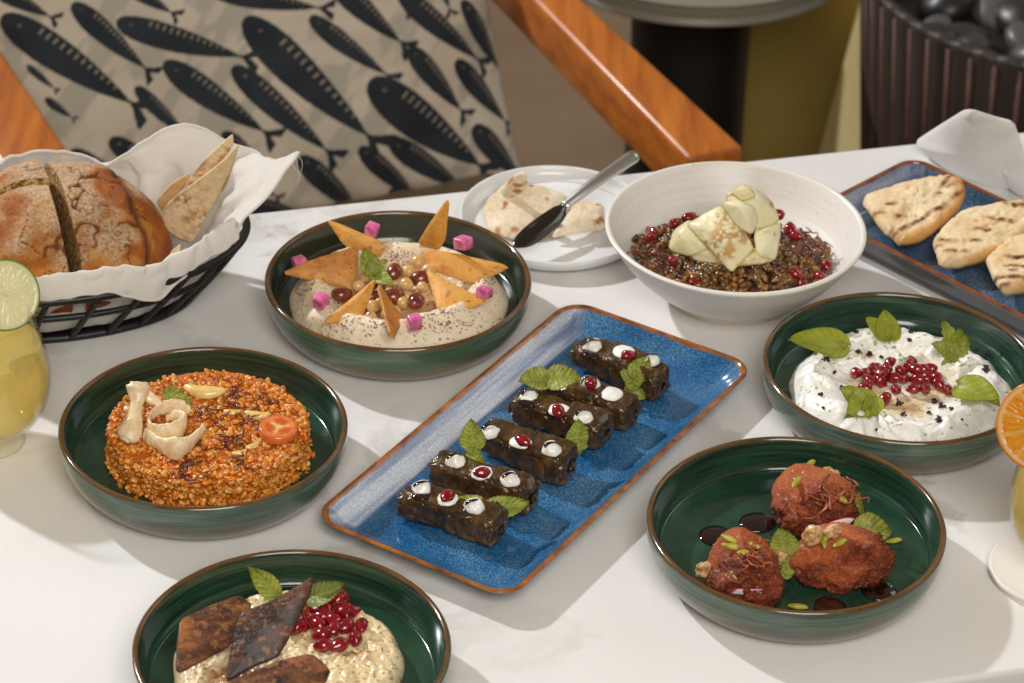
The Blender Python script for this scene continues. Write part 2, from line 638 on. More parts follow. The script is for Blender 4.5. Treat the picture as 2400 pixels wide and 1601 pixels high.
# ------------------------------------------------------------------ the setting behind: floor, wall
mat('floor_concrete', (106, 84, 60), (120, 97, 72), ns=5, rough=0.7, bs=60, bst=0.1, bd=0.002)
me = mesh('floor', [(-6, -1, -0.75), (6, -1, -0.75), (6, 9, -0.75), (-6, 9, -0.75)], [[0, 1, 2, 3]], 'floor_concrete')
O('floor', me, kind='structure')


def box(cx, cy, cz, sx, sy, sz, bev=0.0, seg=3):
    bm = bmesh.new()
    bmesh.ops.create_cube(bm, size=1)
    for v in bm.verts:
        v.co = Vector((v.co.x * sx + cx, v.co.y * sy + cy, v.co.z * sz + cz))
    if bev:
        bmesh.ops.bevel(bm, geom=bm.edges[:], offset=bev, segments=seg, profile=0.5, affect='EDGES')
    v = [x.co[:] for x in bm.verts]
    f = [[y.index for y in x.verts] for x in bm.faces]
    bm.free()
    return np.array(v), f


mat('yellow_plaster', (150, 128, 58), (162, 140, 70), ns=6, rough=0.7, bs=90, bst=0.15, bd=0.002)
# ------------------------------------------------------------------ table
FAR0, FAR1 = at(600, 497, 0), at(2145, 334, 0)
NEAR0, NEAR1 = at(2182, 1601, 0), at(2400, 1567, 0)
td = (FAR1 - FAR0)[:2]; td /= np.linalg.norm(td)
tn = np.array([-td[1], td[0]])
far_o = float(np.dot(FAR0[:2], tn)); near_o = float(np.dot(NEAR0[:2], tn))
TANG = math.atan2(td[1], td[0])
tab = O('marble_table', None, label='white marble table with faint grey veins, set with all the dishes', cat='table',
        loc=(tn[0] * (far_o + near_o) / 2 + td[0] * 0.48, tn[1] * (far_o + near_o) / 2 + td[1] * 0.48, -0.75), rot=(0, 0, TANG))
v, f = box(0.0, 0, 0.735, 1.5, far_o - near_o, 0.03, 0.004)
O('table_top', mesh('table_top', v, f, 'marble'), tab)
mat('table_iron', (20, 19, 18), rough=0.5)
pv, pf = lathe(smooth_profile([(0.0, 0.0), (0.25, 0.0), (0.26, 0.012), (0.05, 0.03), (0.035, 0.06), (0.035, 0.68), (0.12, 0.705), (0.12, 0.719), (0, 0.719)], 3), 48)
O('pedestal', mesh('pedestal', pv, pf, 'table_iron'), tab)

# ------------------------------------------------------------------ green bowls
BOWL = smooth_profile([(0.0, -0.0053), (0.05, -0.0053), (0.074, -0.0053), (0.0765, -0.0073), (0.083, -0.0074), (0.0912, -0.0030), (0.0992, 0.0070),
                       (0.1036, 0.018), (0.1049, 0.0295), (0.1046, 0.0325), (0.1028, 0.0338), (0.1005, 0.0325),
                       (0.0990, 0.0270), (0.0972, 0.0150), (0.0945, 0.0100), (0.0905, 0.0082), (0.060, 0.0076), (0.0, 0.0074)], 5)
bv, bf = lathe(BOWL, 160)
bowl_green = mesh('green_bowl', bv, bf, 'green_glaze')
bowl_olive = mesh('green_bowl', bv, bf, 'olive_glaze')
CA, CB, CC, CD, CE = ((-0.0909, 1.9942), (-0.2227, 1.7840), (0.2027, 1.6863), (0.2951, 1.8899), (-0.1389, 1.5333))
for c, me, a, lab in ((CA, bowl_olive, 0.4, 'olive brown rimmed green bowl holding hummus and golden chips'),
                      (CB, bowl_green, 2.3, 'green glazed bowl holding the round orange bulgur cake'),
                      (CC, bowl_green, 4.0, 'green glazed bowl holding three red brown quenelles and dark sauce drops'),
                      (CD, bowl_green, 5.3, 'green glazed bowl holding white labneh and pomegranate'),
                      (CE, bowl_green, 1.2, 'green glazed bowl holding pale aubergine dip with dark aubergine chips')):
    O('green_bowl', me, None, lab, 'bowl', 'green glazed bowls', loc=(c[0], c[1], DZ), rot=(0, 0, a))
FLOORZ = 0.0078

# ------------------------------------------------------------------ blue platter and blue-grey tray
def tray_mesh(name, lx, ly, h, slope, cr, m, wall=0.004, base_r=0.7):
    """rounded rectangle lofted through a profile: (inset, z) outside then inside"""
    prof = smooth_profile([(slope + 0.010, 0.0015), (slope + 0.004, 0.0), (slope * 0.85, 0.0008), (slope * 0.45, h * 0.45), (0.0012, h * 0.88),
                           (0.0, h * 0.96), (0.0008, h), (0.0026, h * 1.0), (0.0042, h * 0.95), (slope * 0.62, h * 0.48), (slope * 0.98, h * 0.25),
                           (slope * 1.12, h * 0.2), (slope * 1.3, h * 0.185), (slope * 1.9, h * 0.18)], 4)
    rows = []
    nc = 14
    for ins, z in prof:
        hx, hy = lx / 2 - ins, ly / 2 - ins
        r = max(cr - ins * 0.8, 0.004)
        ring = []
        for qx, qy, a0 in ((1, 1, 0), (-1, 1, 90), (-1, -1, 180), (1, -1, 270)):
            for k in range(nc):
                a = math.radians(a0 + 90 * k / (nc - 1))
                ring.append((qx * (hx - r) + r * math.cos(a), qy * (hy - r) + r * math.sin(a), z))
        # extra points on the straight edges
        R2 = []
        for a, b in zip(ring, ring[1:] + ring[:1]):
            R2.append(a)
            d = math.dist(a, b)
            if d > 0.03:
                for q in range(1, 8):
                    R2.append(tuple(a[i] + (b[i] - a[i]) * q / 8 for i in range(3)))
        rows.append(R2)
    m_ = min(len(r) for r in rows)
    rows = [r[:m_] for r in rows]
    V = np.array(rows).reshape(-1, 3)
    fc = [list(map(int, q[::-1])) for q in grid_faces(len(rows), m_, wrap_m=True)]
    fc.append(list(range(m_)))
    fc.append([(len(rows) - 1) * m_ + j for j in range(m_)][::-1])
    fc[-2] = fc[-2][::-1]
    fc[-1] = fc[-1][::-1]
    bm = bmesh.new()
    vs_ = [bm.verts.new(p) for p in V]
    for q in fc:
        bm.faces.new([vs_[i] for i in q])
    bmesh.ops.recalc_face_normals(bm, faces=bm.faces)
    me = bpy.data.meshes.new(name)
    bm.to_mesh(me)
    bm.free()
    me.polygons.foreach_set('use_smooth', [True] * len(me.polygons))
    me.materials.append(MATS[m])
    return me


def blue_glaze(name, deep, mid, pale, rimz, edge, hx, hy, slope):
    t = NT(name); MATS[name] = t.m
    sp = t.n('ShaderNodeSeparateXYZ'); t.l(t.tc.outputs['Object'], sp.inputs[0])
    grain = t.noise(800, 5, 0.7)
    cloud = t.noise(16, 4)
    c = t.ramp(grain, [(0.33, deep), (0.52, mid), (0.74, pale)])
    c2 = t.ramp(grain, [(0.36, mid), (0.52, pale), (0.7, (200, 204, 212))])
    c = t.mix(t.ramp(cloud, [(0.4, 0.0), (0.72, 0.55)]), c, c2)
    # whitish reflected sheen, painted into the colour of one wall
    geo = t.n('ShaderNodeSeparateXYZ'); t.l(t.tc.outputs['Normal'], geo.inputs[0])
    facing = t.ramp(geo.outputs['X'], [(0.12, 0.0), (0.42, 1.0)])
    sheen_band = t.ramp(t.noise(1.0, 3, 0.5, t.scaled((140, 5, 60))), [(0.38, (112, 124, 160)), (0.5, (160, 168, 192)), (0.62, (214, 217, 226))])
    sheen_band = t.mix(t.ramp(grain, [(0.4, 0.0), (0.6, 0.5)]), sheen_band, mid)
    c = t.mix(facing, c, sheen_band)
    # underside
    up = t.ramp(geo.outputs['Z'], [(0.0, 1.0), (0.02, 0.0)])
    c = t.mix(up, c, (22, 20, 30))
    zn = t.n('ShaderNodeMath', operation='MULTIPLY_ADD'); t.l(t.noise(60, 4), zn.inputs[0]); zn.inputs[1].default_value = 0.0035
    t.l(sp.outputs['Z'], zn.inputs[2])
    rm = t.n('ShaderNodeMapRange'); t.l(zn.outputs[0], rm.inputs[0])
    rm.inputs[1].default_value = rimz + 0.0017 - 0.0021; rm.inputs[2].default_value = rimz + 0.0017 - 0.0008
    ec = t.ramp(t.noise(70, 4), [(0.3, (92, 48, 20)), (0.7, edge)])
    c = t.mix(rm.outputs[0], c, ec)
    t.base(c)
    t.set(rough=0.16, spec=0.5, coat=0.5, coatr=0.08)
    t.bump(grain, 0.05, 0.0005)


PH = 0.019
pc = [dsp(730, 1185, PH), dsp(1160, 1368, PH), dsp(1725, 845, PH), dsp(1315, 685, PH)]
pmid = sum(pc) / 4
pdir = ((pc[2] - pc[1]) + (pc[3] - pc[0])) / 2
plen, pw_ = np.linalg.norm(pdir), np.linalg.norm(((pc[1] - pc[0]) + (pc[2] - pc[3])) / 2)
PANG = math.atan2(pdir[1], pdir[0]) - math.pi / 2
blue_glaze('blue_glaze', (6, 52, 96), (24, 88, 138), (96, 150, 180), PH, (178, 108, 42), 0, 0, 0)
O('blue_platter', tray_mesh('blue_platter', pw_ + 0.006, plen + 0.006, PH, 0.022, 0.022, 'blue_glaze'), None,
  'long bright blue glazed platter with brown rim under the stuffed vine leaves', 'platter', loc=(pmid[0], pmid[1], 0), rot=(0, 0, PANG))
PLZ = PH * 0.19

TH = 0.026
q1, q2 = dsp(1990, 548, TH), dsp(2351, 730, TH)
q3, q4 = dsp(2080, 366, TH), dsp(1945, 442, TH)
tdir = (q2 - q1); tdir /= np.linalg.norm(tdir)
tper = np.array([-tdir[1], tdir[0], 0])
tw = np.dot(dsp(2200, 405, TH) - q1, tper)
tl = 0.30
left_s = np.dot(q4 - q1, tdir) - 0.004
tc = q1 + tdir * (left_s + tl / 2) + tper * tw / 2
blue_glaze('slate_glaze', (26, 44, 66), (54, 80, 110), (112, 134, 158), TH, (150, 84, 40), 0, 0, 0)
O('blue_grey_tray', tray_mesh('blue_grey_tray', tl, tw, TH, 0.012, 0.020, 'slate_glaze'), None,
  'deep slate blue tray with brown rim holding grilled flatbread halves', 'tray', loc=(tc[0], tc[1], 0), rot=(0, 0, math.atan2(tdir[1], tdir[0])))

# ------------------------------------------------------------------ white bowl and small plate
WBH = 0.0625
WBC = at(1724, 528, WBH)
WBR = np.linalg.norm(at(2029, 528, WBH) - at(1419, 522, WBH)) / 2
prof = smooth_profile([(0, 0.002), (0.046, 0.002), (0.048, 0.0), (0.052, 0.0), (0.055, 0.006), (0.070, 0.017), (0.088, 0.0355), (WBR - 0.004, 0.054),
                       (WBR, WBH - 0.002), (WBR - 0.001, WBH), (WBR - 0.004, WBH - 0.0005), (WBR - 0.009, 0.054), (0.084, 0.0365), (0.066, 0.020), (0.045, 0.012), (0.0, 0.010)], 5)
v, f = lathe(prof, 160)
O('white_bowl', mesh('white_bowl', v, f, 'cream_glaze'), None, 'wide white stoneware bowl filled with lentils', 'bowl', loc=(WBC[0], WBC[1], 0))

SPH = 0.015
SPL, SPT = at(1076, 500, SPH), at(1230, 384, SPH)
SPR = 0.0805
SPC = np.array([at(1076, 500, SPH)[0] + SPR, (at(1235, 384, SPH)[1] + at(1240, 616, SPH)[1]) / 2])
mat('white_porcelain', (228, 228, 227), rough=0.2, spec=0.5, coat=0.3)
prof = smooth_profile([(0, 0.002), (0.05, 0.002), (0.055, 0.0), (0.066, 0.0005), (0.075, 0.004), (0.0795, 0.010), (SPR, SPH - 0.001), (SPR - 0.001, SPH), (SPR - 0.003, SPH - 0.001),
                       (0.0755, 0.009), (0.070, 0.0055), (0.064, 0.0048), (0.0, 0.0045)], 4)
v, f = lathe(prof, 128)
O('small_plate', mesh('small_plate', v, f, 'white_porcelain'), None, 'small white rimmed plate with torn pita and a knife', 'plate', loc=(SPC[0], SPC[1], 0))

# ------------------------------------------------------------------ seeds, shared by many dishes
def seed_mesh(k):
    v, f = ico(3)
    r = np.random.default_rng(100 + k)
    v = v * np.array([1.12, 0.76, 0.70])
    v[:, 0] += 0.0
    tp = 1 - 0.32 * sstep(-0.2, 1.1, v[:, 0])
    v[:, 1] *= tp; v[:, 2] *= tp
    for _ in range(6):      # pressed facets
        n = r.normal(size=3); n /= np.linalg.norm(n)
        d = v @ n
        lim = 0.60 + 0.16 * r.random()
        v -= np.outer(np.maximum(d - lim, 0) * 0.85, n)
    return mesh('pomegranate_seed', v * 0.0062, f, 'pomegranate')


SEEDS = [seed_mesh(k) for k in range(5)]


def pom(p, label, group, sc=1.0, rot=None):
    return O('pomegranate_seed', random.choice(SEEDS), None, label, 'seed', group, loc=p,
             rot=rot or (random.uniform(-0.5, 0.5), random.uniform(-0.5, 0.5), random.uniform(0, 6.28)), sc=sc * random.uniform(0.9, 1.1))


def strand(c, size, rad, r, flatz=0.35, n=6):
    """one curly fried onion strand around c"""
    a = r.random() * 6.28
    pts = []
    p = np.array(c, float)
    st = size / n
    for k in range(n + 1):
        pts.append(p.copy())
        a += r.normal() * 0.75
        p = p + np.array([math.cos(a) * st, math.sin(a) * st, r.normal() * st * flatz])
    pts = np.array(pts)
    pts += np.array(c) - pts.mean(0)
    pts[:, 2] = np.maximum(pts[:, 2], c[2] - 0.001)
    return tube(pts, lambda s: rad * (0.45 + 0.55 * math.sin(math.pi * (0.08 + 0.84 * s))), 6, 4, flat=0.6)


def onion_bits(anchor, spots, m, label, group, size=0.022, rad=0.0008, per=3, seed=1, name='fried_onion'):
    r = np.random.default_rng(seed)
    for c in spots:
        c = np.array(c)
        A = None
        root = O(name, None, None, label, 'onion', group, loc=c)
        for k in range(per):
            v, f = strand(r.normal(size=3) * np.array([0.004, 0.004, 0.001]), size * (0.7 + 0.6 * r.random()), rad * (0.8 + 0.5 * r.random()), r)
            O('strand', mesh('strand', v, f, m), root)


def lumpy_disc(h, R, rings=110, n=260, zf=FLOORZ, disp=None, outline=None):
    """food spread: polar height field with rounded edge, closed underneath. h(x,y,s)->z above zf"""
    S = np.linspace(0, 1, rings + 1)[1:]
    a = np.linspace(0, 2 * np.pi, n, endpoint=False)
    rr = np.ones(n) if outline is None else outline(a)
    X = np.concatenate([[0], (S[:, None] * rr[None] * R * np.cos(a)).ravel()])
    Y = np.concatenate([[0], (S[:, None] * rr[None] * R * np.sin(a)).ravel()])
    s = np.concatenate([[0], np.repeat(S, n)])
    Z = h(X, Y, s)
    V = np.stack([X, Y, Z], -1)
    fl = [[0, 1 + j, 1 + (j + 1) % n] for j in range(n)] + [list(map(int, q)) for q in grid_faces(rings, n, wrap_m=True, off=1)]
    e0 = 1 + (rings - 1) * n
    k = len(V)
    V = np.vstack([V, [[0, 0, zf]]])
    fl += [[e0 + (j + 1) % n, e0 + j, k] for j in range(n)]
    return V, fl, np.append(s, 1.0)


def top_of(V, p):
    """height of a food surface mesh near world x, y"""
    d = (V[:, 0] - p[0]) ** 2 + (V[:, 1] - p[1]) ** 2
    k = np.argpartition(d, 12)[:12]
    k = k[d[k] < max(d.min() * 4, 0.0012 ** 2)]
    return V[k, 2].max()


def on(zm, V, base, x, y, z0=0.03, lift=0.0, it=4):
    """photo spot -> point on the food surface V (local to base)"""
    z = z0
    for _ in range(it):
        p = zm(x, y, z)
        z = top_of(V, p - base)
    p = zm(x, y, z)
    p[2] += lift
    return p


# ================================================================== HUMMUS BOWL
zA = zoomer(600, 450, 3.457, DZ)
hb = np.array([CA[0] - 0.001, CA[1] - 0.004, DZ])


def hum(X, Y, s):
    P = np.stack([X, Y, 0 * X], -1)
    th = np.arctan2(Y, X)
    ridge = np.exp(-((s - 0.73 - 0.05 * np.sin(th * 2 + 1)) / 0.20) ** 2)
    z = 0.0135 + 0.0215 * ridge
    z += 0.0016 * np.sin(th * 3 + s * 9) * (s > 0.2) * s
    z += 0.0035 * fbm(P * 40, 3, 3) + 0.0009 * fbm(P * 170, 3, 5) + 0.0004 * fbm(P * 600, 2, 8)
    z = FLOORZ + (z - FLOORZ) * np.sqrt(np.clip(1 - s ** 7, 0, 1))
    return np.maximum(z, FLOORZ)


V_h, F_h, s_h = lumpy_disc(hum, 0.0865, 150, 360, outline=lambda a: 1 + 0.02 * np.sin(3 * a + 1) + 0.012 * np.sin(7 * a))
P3 = np.stack([V_h[:, 0], V_h[:, 1], V_h[:, 2]], -1)
cc = mixc((232, 210, 176), (244, 228, 200), 0.5 + 0.8 * fbm(P3 * 60, 3, 1))
fine = (vnoise(P3 * 900, 4) + 0.6 * vnoise(P3 * 500, 9)) / 1.3
zone = np.zeros(len(P3))
for x, y, r_ in ((480, 500, 90), (1170, 510, 120), (770, 1060, 110), (960, 1110, 80), (1530, 1030, 140), (1850, 700, 90), (1180, 330, 130), (430, 740, 70), (700, 560, 60)):
    p = on(zA, V_h, hb, x, y) - hb
    d = np.hypot(P3[:, 0] - p[0], P3[:, 1] - p[1])
    zone = np.maximum(zone, np.exp(-(d / (r_ / 3.457 / 3000 * 1.1)) ** 2))
spk = sstep(0.52, 0.62, fine + 0.33 * zone - 0.02)
cc = mixc(cc, (104, 56, 40), spk * 0.75)
oil = sstep(0.55, 0.35, np.hypot(P3[:, 0], P3[:, 1]) / 0.0865)
cc = mixc(cc, (198, 150, 88), oil * 0.6)
t = mat('hummus', None, col=True, ns=0, rough=0.45, sss=0.12, bs=380, bst=0.35, bd=0.0008)
t.sssr((0.004, 0.003, 0.002))
cc = np.vstack([cc, cc[:0]])
O('hummus', mesh('hummus', V_h, F_h, 'hummus', True, cc[:len(V_h)]), None, 'creamy ring of hummus speckled with dark sumac', 'hummus', loc=hb)

# dark sumac grains lying on the hummus
A = Acc(); r = np.random.default_rng(5)
sv, sf = ico(1)
for x, y, sp, k in ((480, 500, 60, 70), (1170, 510, 70, 60), (770, 1060, 70, 70), (960, 1110, 50, 40), (1530, 1030, 90, 70), (1850, 700, 60, 50), (1180, 325, 80, 30), (650, 980, 90, 20), (360, 800, 60, 20)):
    for _ in range(k):
        p = on(zA, V_h, hb, x + r.normal() * sp, y + r.normal() * sp * 0.55, it=2) - hb
        A.add(sv * (0.0003 + 0.0005 * r.random()) * np.array([1, 1, 0.6]) + p, sf)
mat('sumac', (64, 22, 20), (104, 38, 32), ns=300, rough=0.7)
O('sumac', A.mesh('sumac', 'sumac'), None, 'dark red sumac grains sprinkled over the hummus', 'sumac', kind='stuff', loc=hb)


def chipcol(a, b, c, seed):
    def fn(V, s):
        n1 = fbm(V * 70, 4, seed)
        cc = mixc(a, b, 0.5 + 0.9 * n1)
        cc = mixc(cc, c, sstep(0.25, 0.6, fbm(V * 120, 3, seed + 4)) * 0.55)
        cc = mixc(cc, (72, 34, 18), sstep(0.74, 0.84, vnoise(V * 700, seed + 2)) * 0.7)
        return mixc(cc, (236, 186, 104), sstep(0.93, 1.0, s) * 0.4)
    return fn


CH = [
    ('golden chip leaning at the back by two pickled turnip cubes', [(570, 228, .050), (640, 240, .049), (1072, 425, .040), (1005, 530, .033), (830, 455, .034), (715, 440, .036)], (206, 132, 48), 1),
    ('broad darker brown chip lying across the left side of the hummus', [(195, 660, .040), (450, 545, .045), (835, 435, .047), (825, 640, .037), (790, 790, .026), (520, 730, .028)], (176, 96, 34), 2),
    ('tallest golden chip standing upright in the hummus', [(1548, 55, .085), (1572, 80, .084), (1538, 380, .052), (1480, 480, .034), (1300, 428, .036), (1400, 260, .062)], (206, 130, 46), 3),
    ('long golden chip reaching over the rim side of the hummus', [(1335, 470, .040), (1560, 485, .043), (2072, 598, .043), (1920, 680, .036), (1750, 742, .031), (1420, 640, .032)], (208, 132, 46), 4),
    ('golden triangular chip leaning on the hummus beside the beans', [(1370, 620, .042), (1600, 745, .040), (1888, 888, .035), (1690, 955, .031), (1480, 985, .029), (1410, 760, .034)], (214, 138, 52), 5),
    ('narrow golden chip in front of the mint sprig', [(978, 690, .046), (930, 860, .037), (860, 1010, .031), (690, 1060, .029), (560, 1072, .030), (556, 1035, .033), (760, 870, .040)], (206, 132, 50), 6),
]
for lab, pts, c, k in CH:
    P = [zA(x, y, z) for x, y, z in pts]
    patch_obj('chip', P, 'crisp', None, lab, 'chip', 'golden chips in the hummus', thick=0.0022, bulge=0.0022, rag=0.02, amp=0.0014, nsc=55, flat=0.8, seed=k,
              colf=chipcol(np.minimum(np.array(c) + np.array([20, 24, 14]), 255), (236, 176, 84), (178, 100, 38), k))
pa, pb = zA(965, 700, .052), zA(1100, 1225, .040)
pcv = pa * 0.3 + pb * 0.7 + np.array([0.012, 0.028, -0.004])
pcv[2] = 0.030 + DZ
patch_obj('chip', [pa, pb, pcv], 'crisp', None, 'thin chip seen edge on, stuck in the front of the hummus', 'chip', 'golden chips in the hummus',
          thick=0.0026, amp=0.0008, nsc=60, seed=9, colf=chipcol((206, 132, 50), (222, 156, 66), (150, 76, 26), 9))

cv, cf = box(0, 0, 0, 0.0108, 0.0108, 0.0108, 0.0014, 4)
cubes = [mesh('turnip_cube', (cv * np.array([1, .92 + .08 * k, 1.05 - .1 * k])) + .0011 * np.stack([fbm(cv * 110 + k * 9, 2, q + k) for q in range(3)], 1), cf, 'turnip') for k in range(3)]
for x, y, z, rz, lab in ((940, 305, .038, .9, 'behind the chip leaning at the back'), (1680, 412, .040, .5, 'beside the tallest upright chip'), (352, 578, .035, .2, 'half hidden behind the broad brown chip'),
                         (525, 885, .034, .9, 'between the broad brown chip and the narrow chip'), (1283, 1052, .036, .15, 'on the hummus beside the thin edge-on chip'), (1850, 812, .037, .8, 'at the tip of the triangular chip')):
    p = zA(x, y, z + .0025)
    O('turnip_cube', random.choice(cubes), None, 'pink pickled turnip cube ' + lab, 'turnip', 'pickled turnip cubes', loc=p,
      rot=(random.uniform(-.25, .25), random.uniform(-.25, .25), rz + 0.3), sc=random.uniform(0.92, 1.05))


def bean_mesh(k, m, rx, ry, rz, bend=0.25, name='bean', amp=0.05):
    v, f = ico(3)
    d = fbm(v * 1.6 + k * 9, 3, k)
    v = v * (1 + amp * d)[:, None]
    v = v * np.array([rx, ry, rz])
    v[:, 1] += bend * (v[:, 0] / rx) ** 2 * ry
    return mesh(name, v, f, m)


BEANS = [bean_mesh(k, 'bean', 0.0098, 0.0068, 0.0064) for k in range(3)]
for x, y, z, a in ((1120, 650, .034, 1.2), (700, 835, .026, .4), (1110, 850, .026, .2), (1300, 880, .028, 1.5), (1335, 700, .030, .3), (985, 780, .028, 1.0), (935, 850, .023, .4)):
    O('bean', random.choice(BEANS), None, 'glossy brown fava bean in the middle of the hummus', 'bean', 'brown beans in the hummus', loc=zA(x, y, z),
      rot=(random.uniform(-.4, .4), random.uniform(-.4, .4), a), sc=random.uniform(.9, 1.08))


def pea_mesh(k):
    v, f = ico(3)
    v = v * (1 + 0.07 * fbm(v * 1.4 + k * 5, 3, k))[:, None]
    v[:, 2] *= 1 - 0.12 * np.exp(-(v[:, 0] / 0.18) ** 2) * (v[:, 2] > 0)
    v[:, 0] += 0.35 * np.exp(-((v[:, 1] ** 2 + v[:, 2] ** 2) / 0.06)) * (v[:, 0] > 0)
    return mesh('chickpea', v * 0.0054, f, 'chickpea')


PEAS = [pea_mesh(k) for k in range(4)]
for x, y, z in ((888, 690, .034), (828, 762, .031), (945, 925, .028), (1240, 645, .033), (1215, 748, .031), (1348, 772, .031), (1125, 970, .026), (1310, 570, .032),
                (930, 1015, .026), (1060, 1000, .024), (1190, 900, .024), (1010, 905, .026), (1400, 640, .032), (860, 860, .025), (770, 800, .024)):
    O('chickpea', random.choice(PEAS), None, 'cooked chickpea among the beans on the hummus', 'chickpea', 'chickpeas in the hummus', loc=zA(x, y, z),
      rot=(random.uniform(-1, 1), random.uniform(-1, 1), random.uniform(0, 6.28)), sc=random.uniform(.88, 1.12))


def sprig(label, base, leaves, group='mint sprigs', m='mint', cat='mint', name='mint_sprig', **kw):
    """leaves: (tip, width, normal) from a common stem foot"""
    root = O(name, None, None, label, cat, group, loc=base)
    for k, lf in enumerate(leaves):
        tip, W = lf[0], lf[1]
        n = lf[2] if len(lf) > 2 else (0, -0.5, 0.86)
        b = lf[3] if len(lf) > 3 else base
        leaf(root, b, tip, W, m, n, seed=k + int(abs(base[0]) * 1000), **kw)
    d = np.array([0.001, 0.002, -0.006])
    v, f = tube([np.zeros(3), d * 0.5, d], 0.0008, 6, 3)
    O('stem', mesh('stem', v, f, 'stem'), root)
    return root


sprig('small mint sprig on the chickpeas and beans of the hummus', zA(955, 660, .043), [
    (zA(860, 480, .056), .018), (zA(1075, 560, .052), .013), (zA(1110, 790, .040), .015), (zA(900, 560, .052), .014)], curl=0.25)

# ================================================================== BULGUR CAKE
zB = zoomer(120, 790, 3.265, DZ)
BZ = 0.0315
BCc = zB(1200, 668, BZ); BCc[2] = 0
BR = 0.0725
bul = O('bulgur_cake', None, None, 'round orange bulgur wheat cake pressed flat on its bowl', 'bulgur', loc=(BCc[0], BCc[1], FLOORZ + DZ))
t = NT('bulgur'); MATS['bulgur'] = t.m
rv = t.rnd()
a = t.n('ShaderNodeAttribute', attribute_name='Col')
t.base(t.mix(1.0, a.outputs['Color'], t.ramp(t.noise(500, 3), [(0.2, 0.8), (0.8, 1.0)]), 'MULTIPLY'))
t.set(rough=0.36, sss=0.12, coat=0.2, coatr=0.2); t.sssr((0.003, 0.0015, 0.0005))
v, f = lathe(smooth_profile([(0, 0), (BR * 0.9, 0), (BR - 0.003, 0.002), (BR - 0.003, BZ - FLOORZ - 0.0035), (BR - 0.006, BZ - FLOORZ - 0.0022), (0, BZ - FLOORZ - 0.0022)], 4), 90)
nn = fbm(v * 220, 2, 3)
v = v * (1 + 0.02 * nn)[:, None]
mat('bulgur_base', (184, 92, 18), (206, 114, 32), ns=200, rough=0.5, bs=500, bst=0.6, bd=0.002)
O('pressed_core', mesh('pressed_core', v, f, 'bulgur_base'), bul)
r = np.random.default_rng(11)
gv, gf = ico(2)
GR = []
for k in range(7):
    g = gv * (1 + 0.30 * fbm(gv * 1.5 + k * 7, 2, k))[:, None]
    g = g * np.array([1.12, 0.62 + 0.25 * r.random(), 0.5 + .2 * r.random()])
    g[:, 2] -= 0.15 * np.exp(-(g[:, 1] / 0.2) ** 2) * (g[:, 2] > 0)
    GR.append(g)
gcols = [(230, 140, 38), (240, 162, 58), (220, 124, 30), (244, 180, 92), (208, 108, 24), (234, 150, 46)]
grains = []
top_n = 1700
while len(grains) < top_n:
    x, y = r.uniform(-BR, BR, 2)
    if x * x + y * y < (BR - 0.001) ** 2:
        z = BZ - FLOORZ - 0.0014 + 0.0016 * fbm(np.array([x * 60, y * 60, 0.5]), 2, 2) + r.normal() * 0.0007
        grains.append((x, y, z, 0.0016 + 0.0019 * r.random() ** 1.6))
for _ in range(1250):
    a_ = r.uniform(math.pi - 0.5, 2 * math.pi + 0.5)
    z = r.uniform(0.0008, BZ - FLOORZ - 0.001)
    rr = BR - 0.0016 + r.normal() * 0.0008 + 0.002 * (z < 0.004)
    grains.append((rr * math.cos(a_), rr * math.sin(a_), z, 0.0019 + 0.0012 * r.random()))
for _ in range(26):
    a_ = r.uniform(math.pi, 2 * math.pi); rr = BR + 0.001 + 0.004 * r.random() ** 2
    grains.append((rr * math.cos(a_), rr * math.sin(a_), 0.0009, 0.0019 + 0.0008 * r.random()))
order = sorted(range(len(grains)), key=lambda i: grains[i][1] * 1.0 - grains[i][3] * 40)
GM = []
for k in range(7):
    for c in gcols[:5]:
        GM.append(mesh('grain', GR[k], gf, 'bulgur', True, np.broadcast_to(np.array(c, float) * (0.92 + 0.02 * k), (len(gv), 3))))
A = Acc()
for q, i in enumerate(order):
    x, y, z, s_ = grains[i]
    ro = (r.uniform(-1, 1), r.uniform(-1, 1), r.uniform(0, 6.28))
    if q < 300:
        O('grain', random.choice(GM), bul, loc=(x, y, z), rot=ro, sc=float(s_))
    else:
        A.add(GR[r.integers(7)] @ rotm(*ro).T * s_ + np.array([x, y, z]), gf, np.array(gcols[r.integers(6)], float) * r.uniform(0.85, 1.06))
O('grains', A.mesh('grains', 'bulgur'), bul, kind='stuff')

t = mat('cracker', (228, 196, 146), (240, 220, 184), ns=160, rough=0.35, sss=0.3, coat=0.3, coatr=0.2, bs=320, bst=0.55, bd=0.0012)
t.sssr((0.006, 0.004, 0.002))


def puff(pts, rad, label, seed, flat=0.75, fl=0.75):
    P = np.array([zB(*p) for p in pts])
    c = P.mean(0)
    v, f = tube(P - c, lambda s: rad * (0.75 + 0.25 * math.sin(s * 9 + seed)) * (1 if 0.06 < s < 0.94 else 0.75), 16, 10, flat=flat)
    d = fbm(v * 230, 3, seed)
    nrm = v - np.array([0, 0, 0])
    v = v + 0.0011 * np.stack([d, np.roll(d, 3), np.roll(d, 7)], 1)
    O('fried_cracker', mesh('fried_cracker', v, f, 'cracker'), None, label, 'cracker', 'pale fried crackers on the bulgur', loc=c)


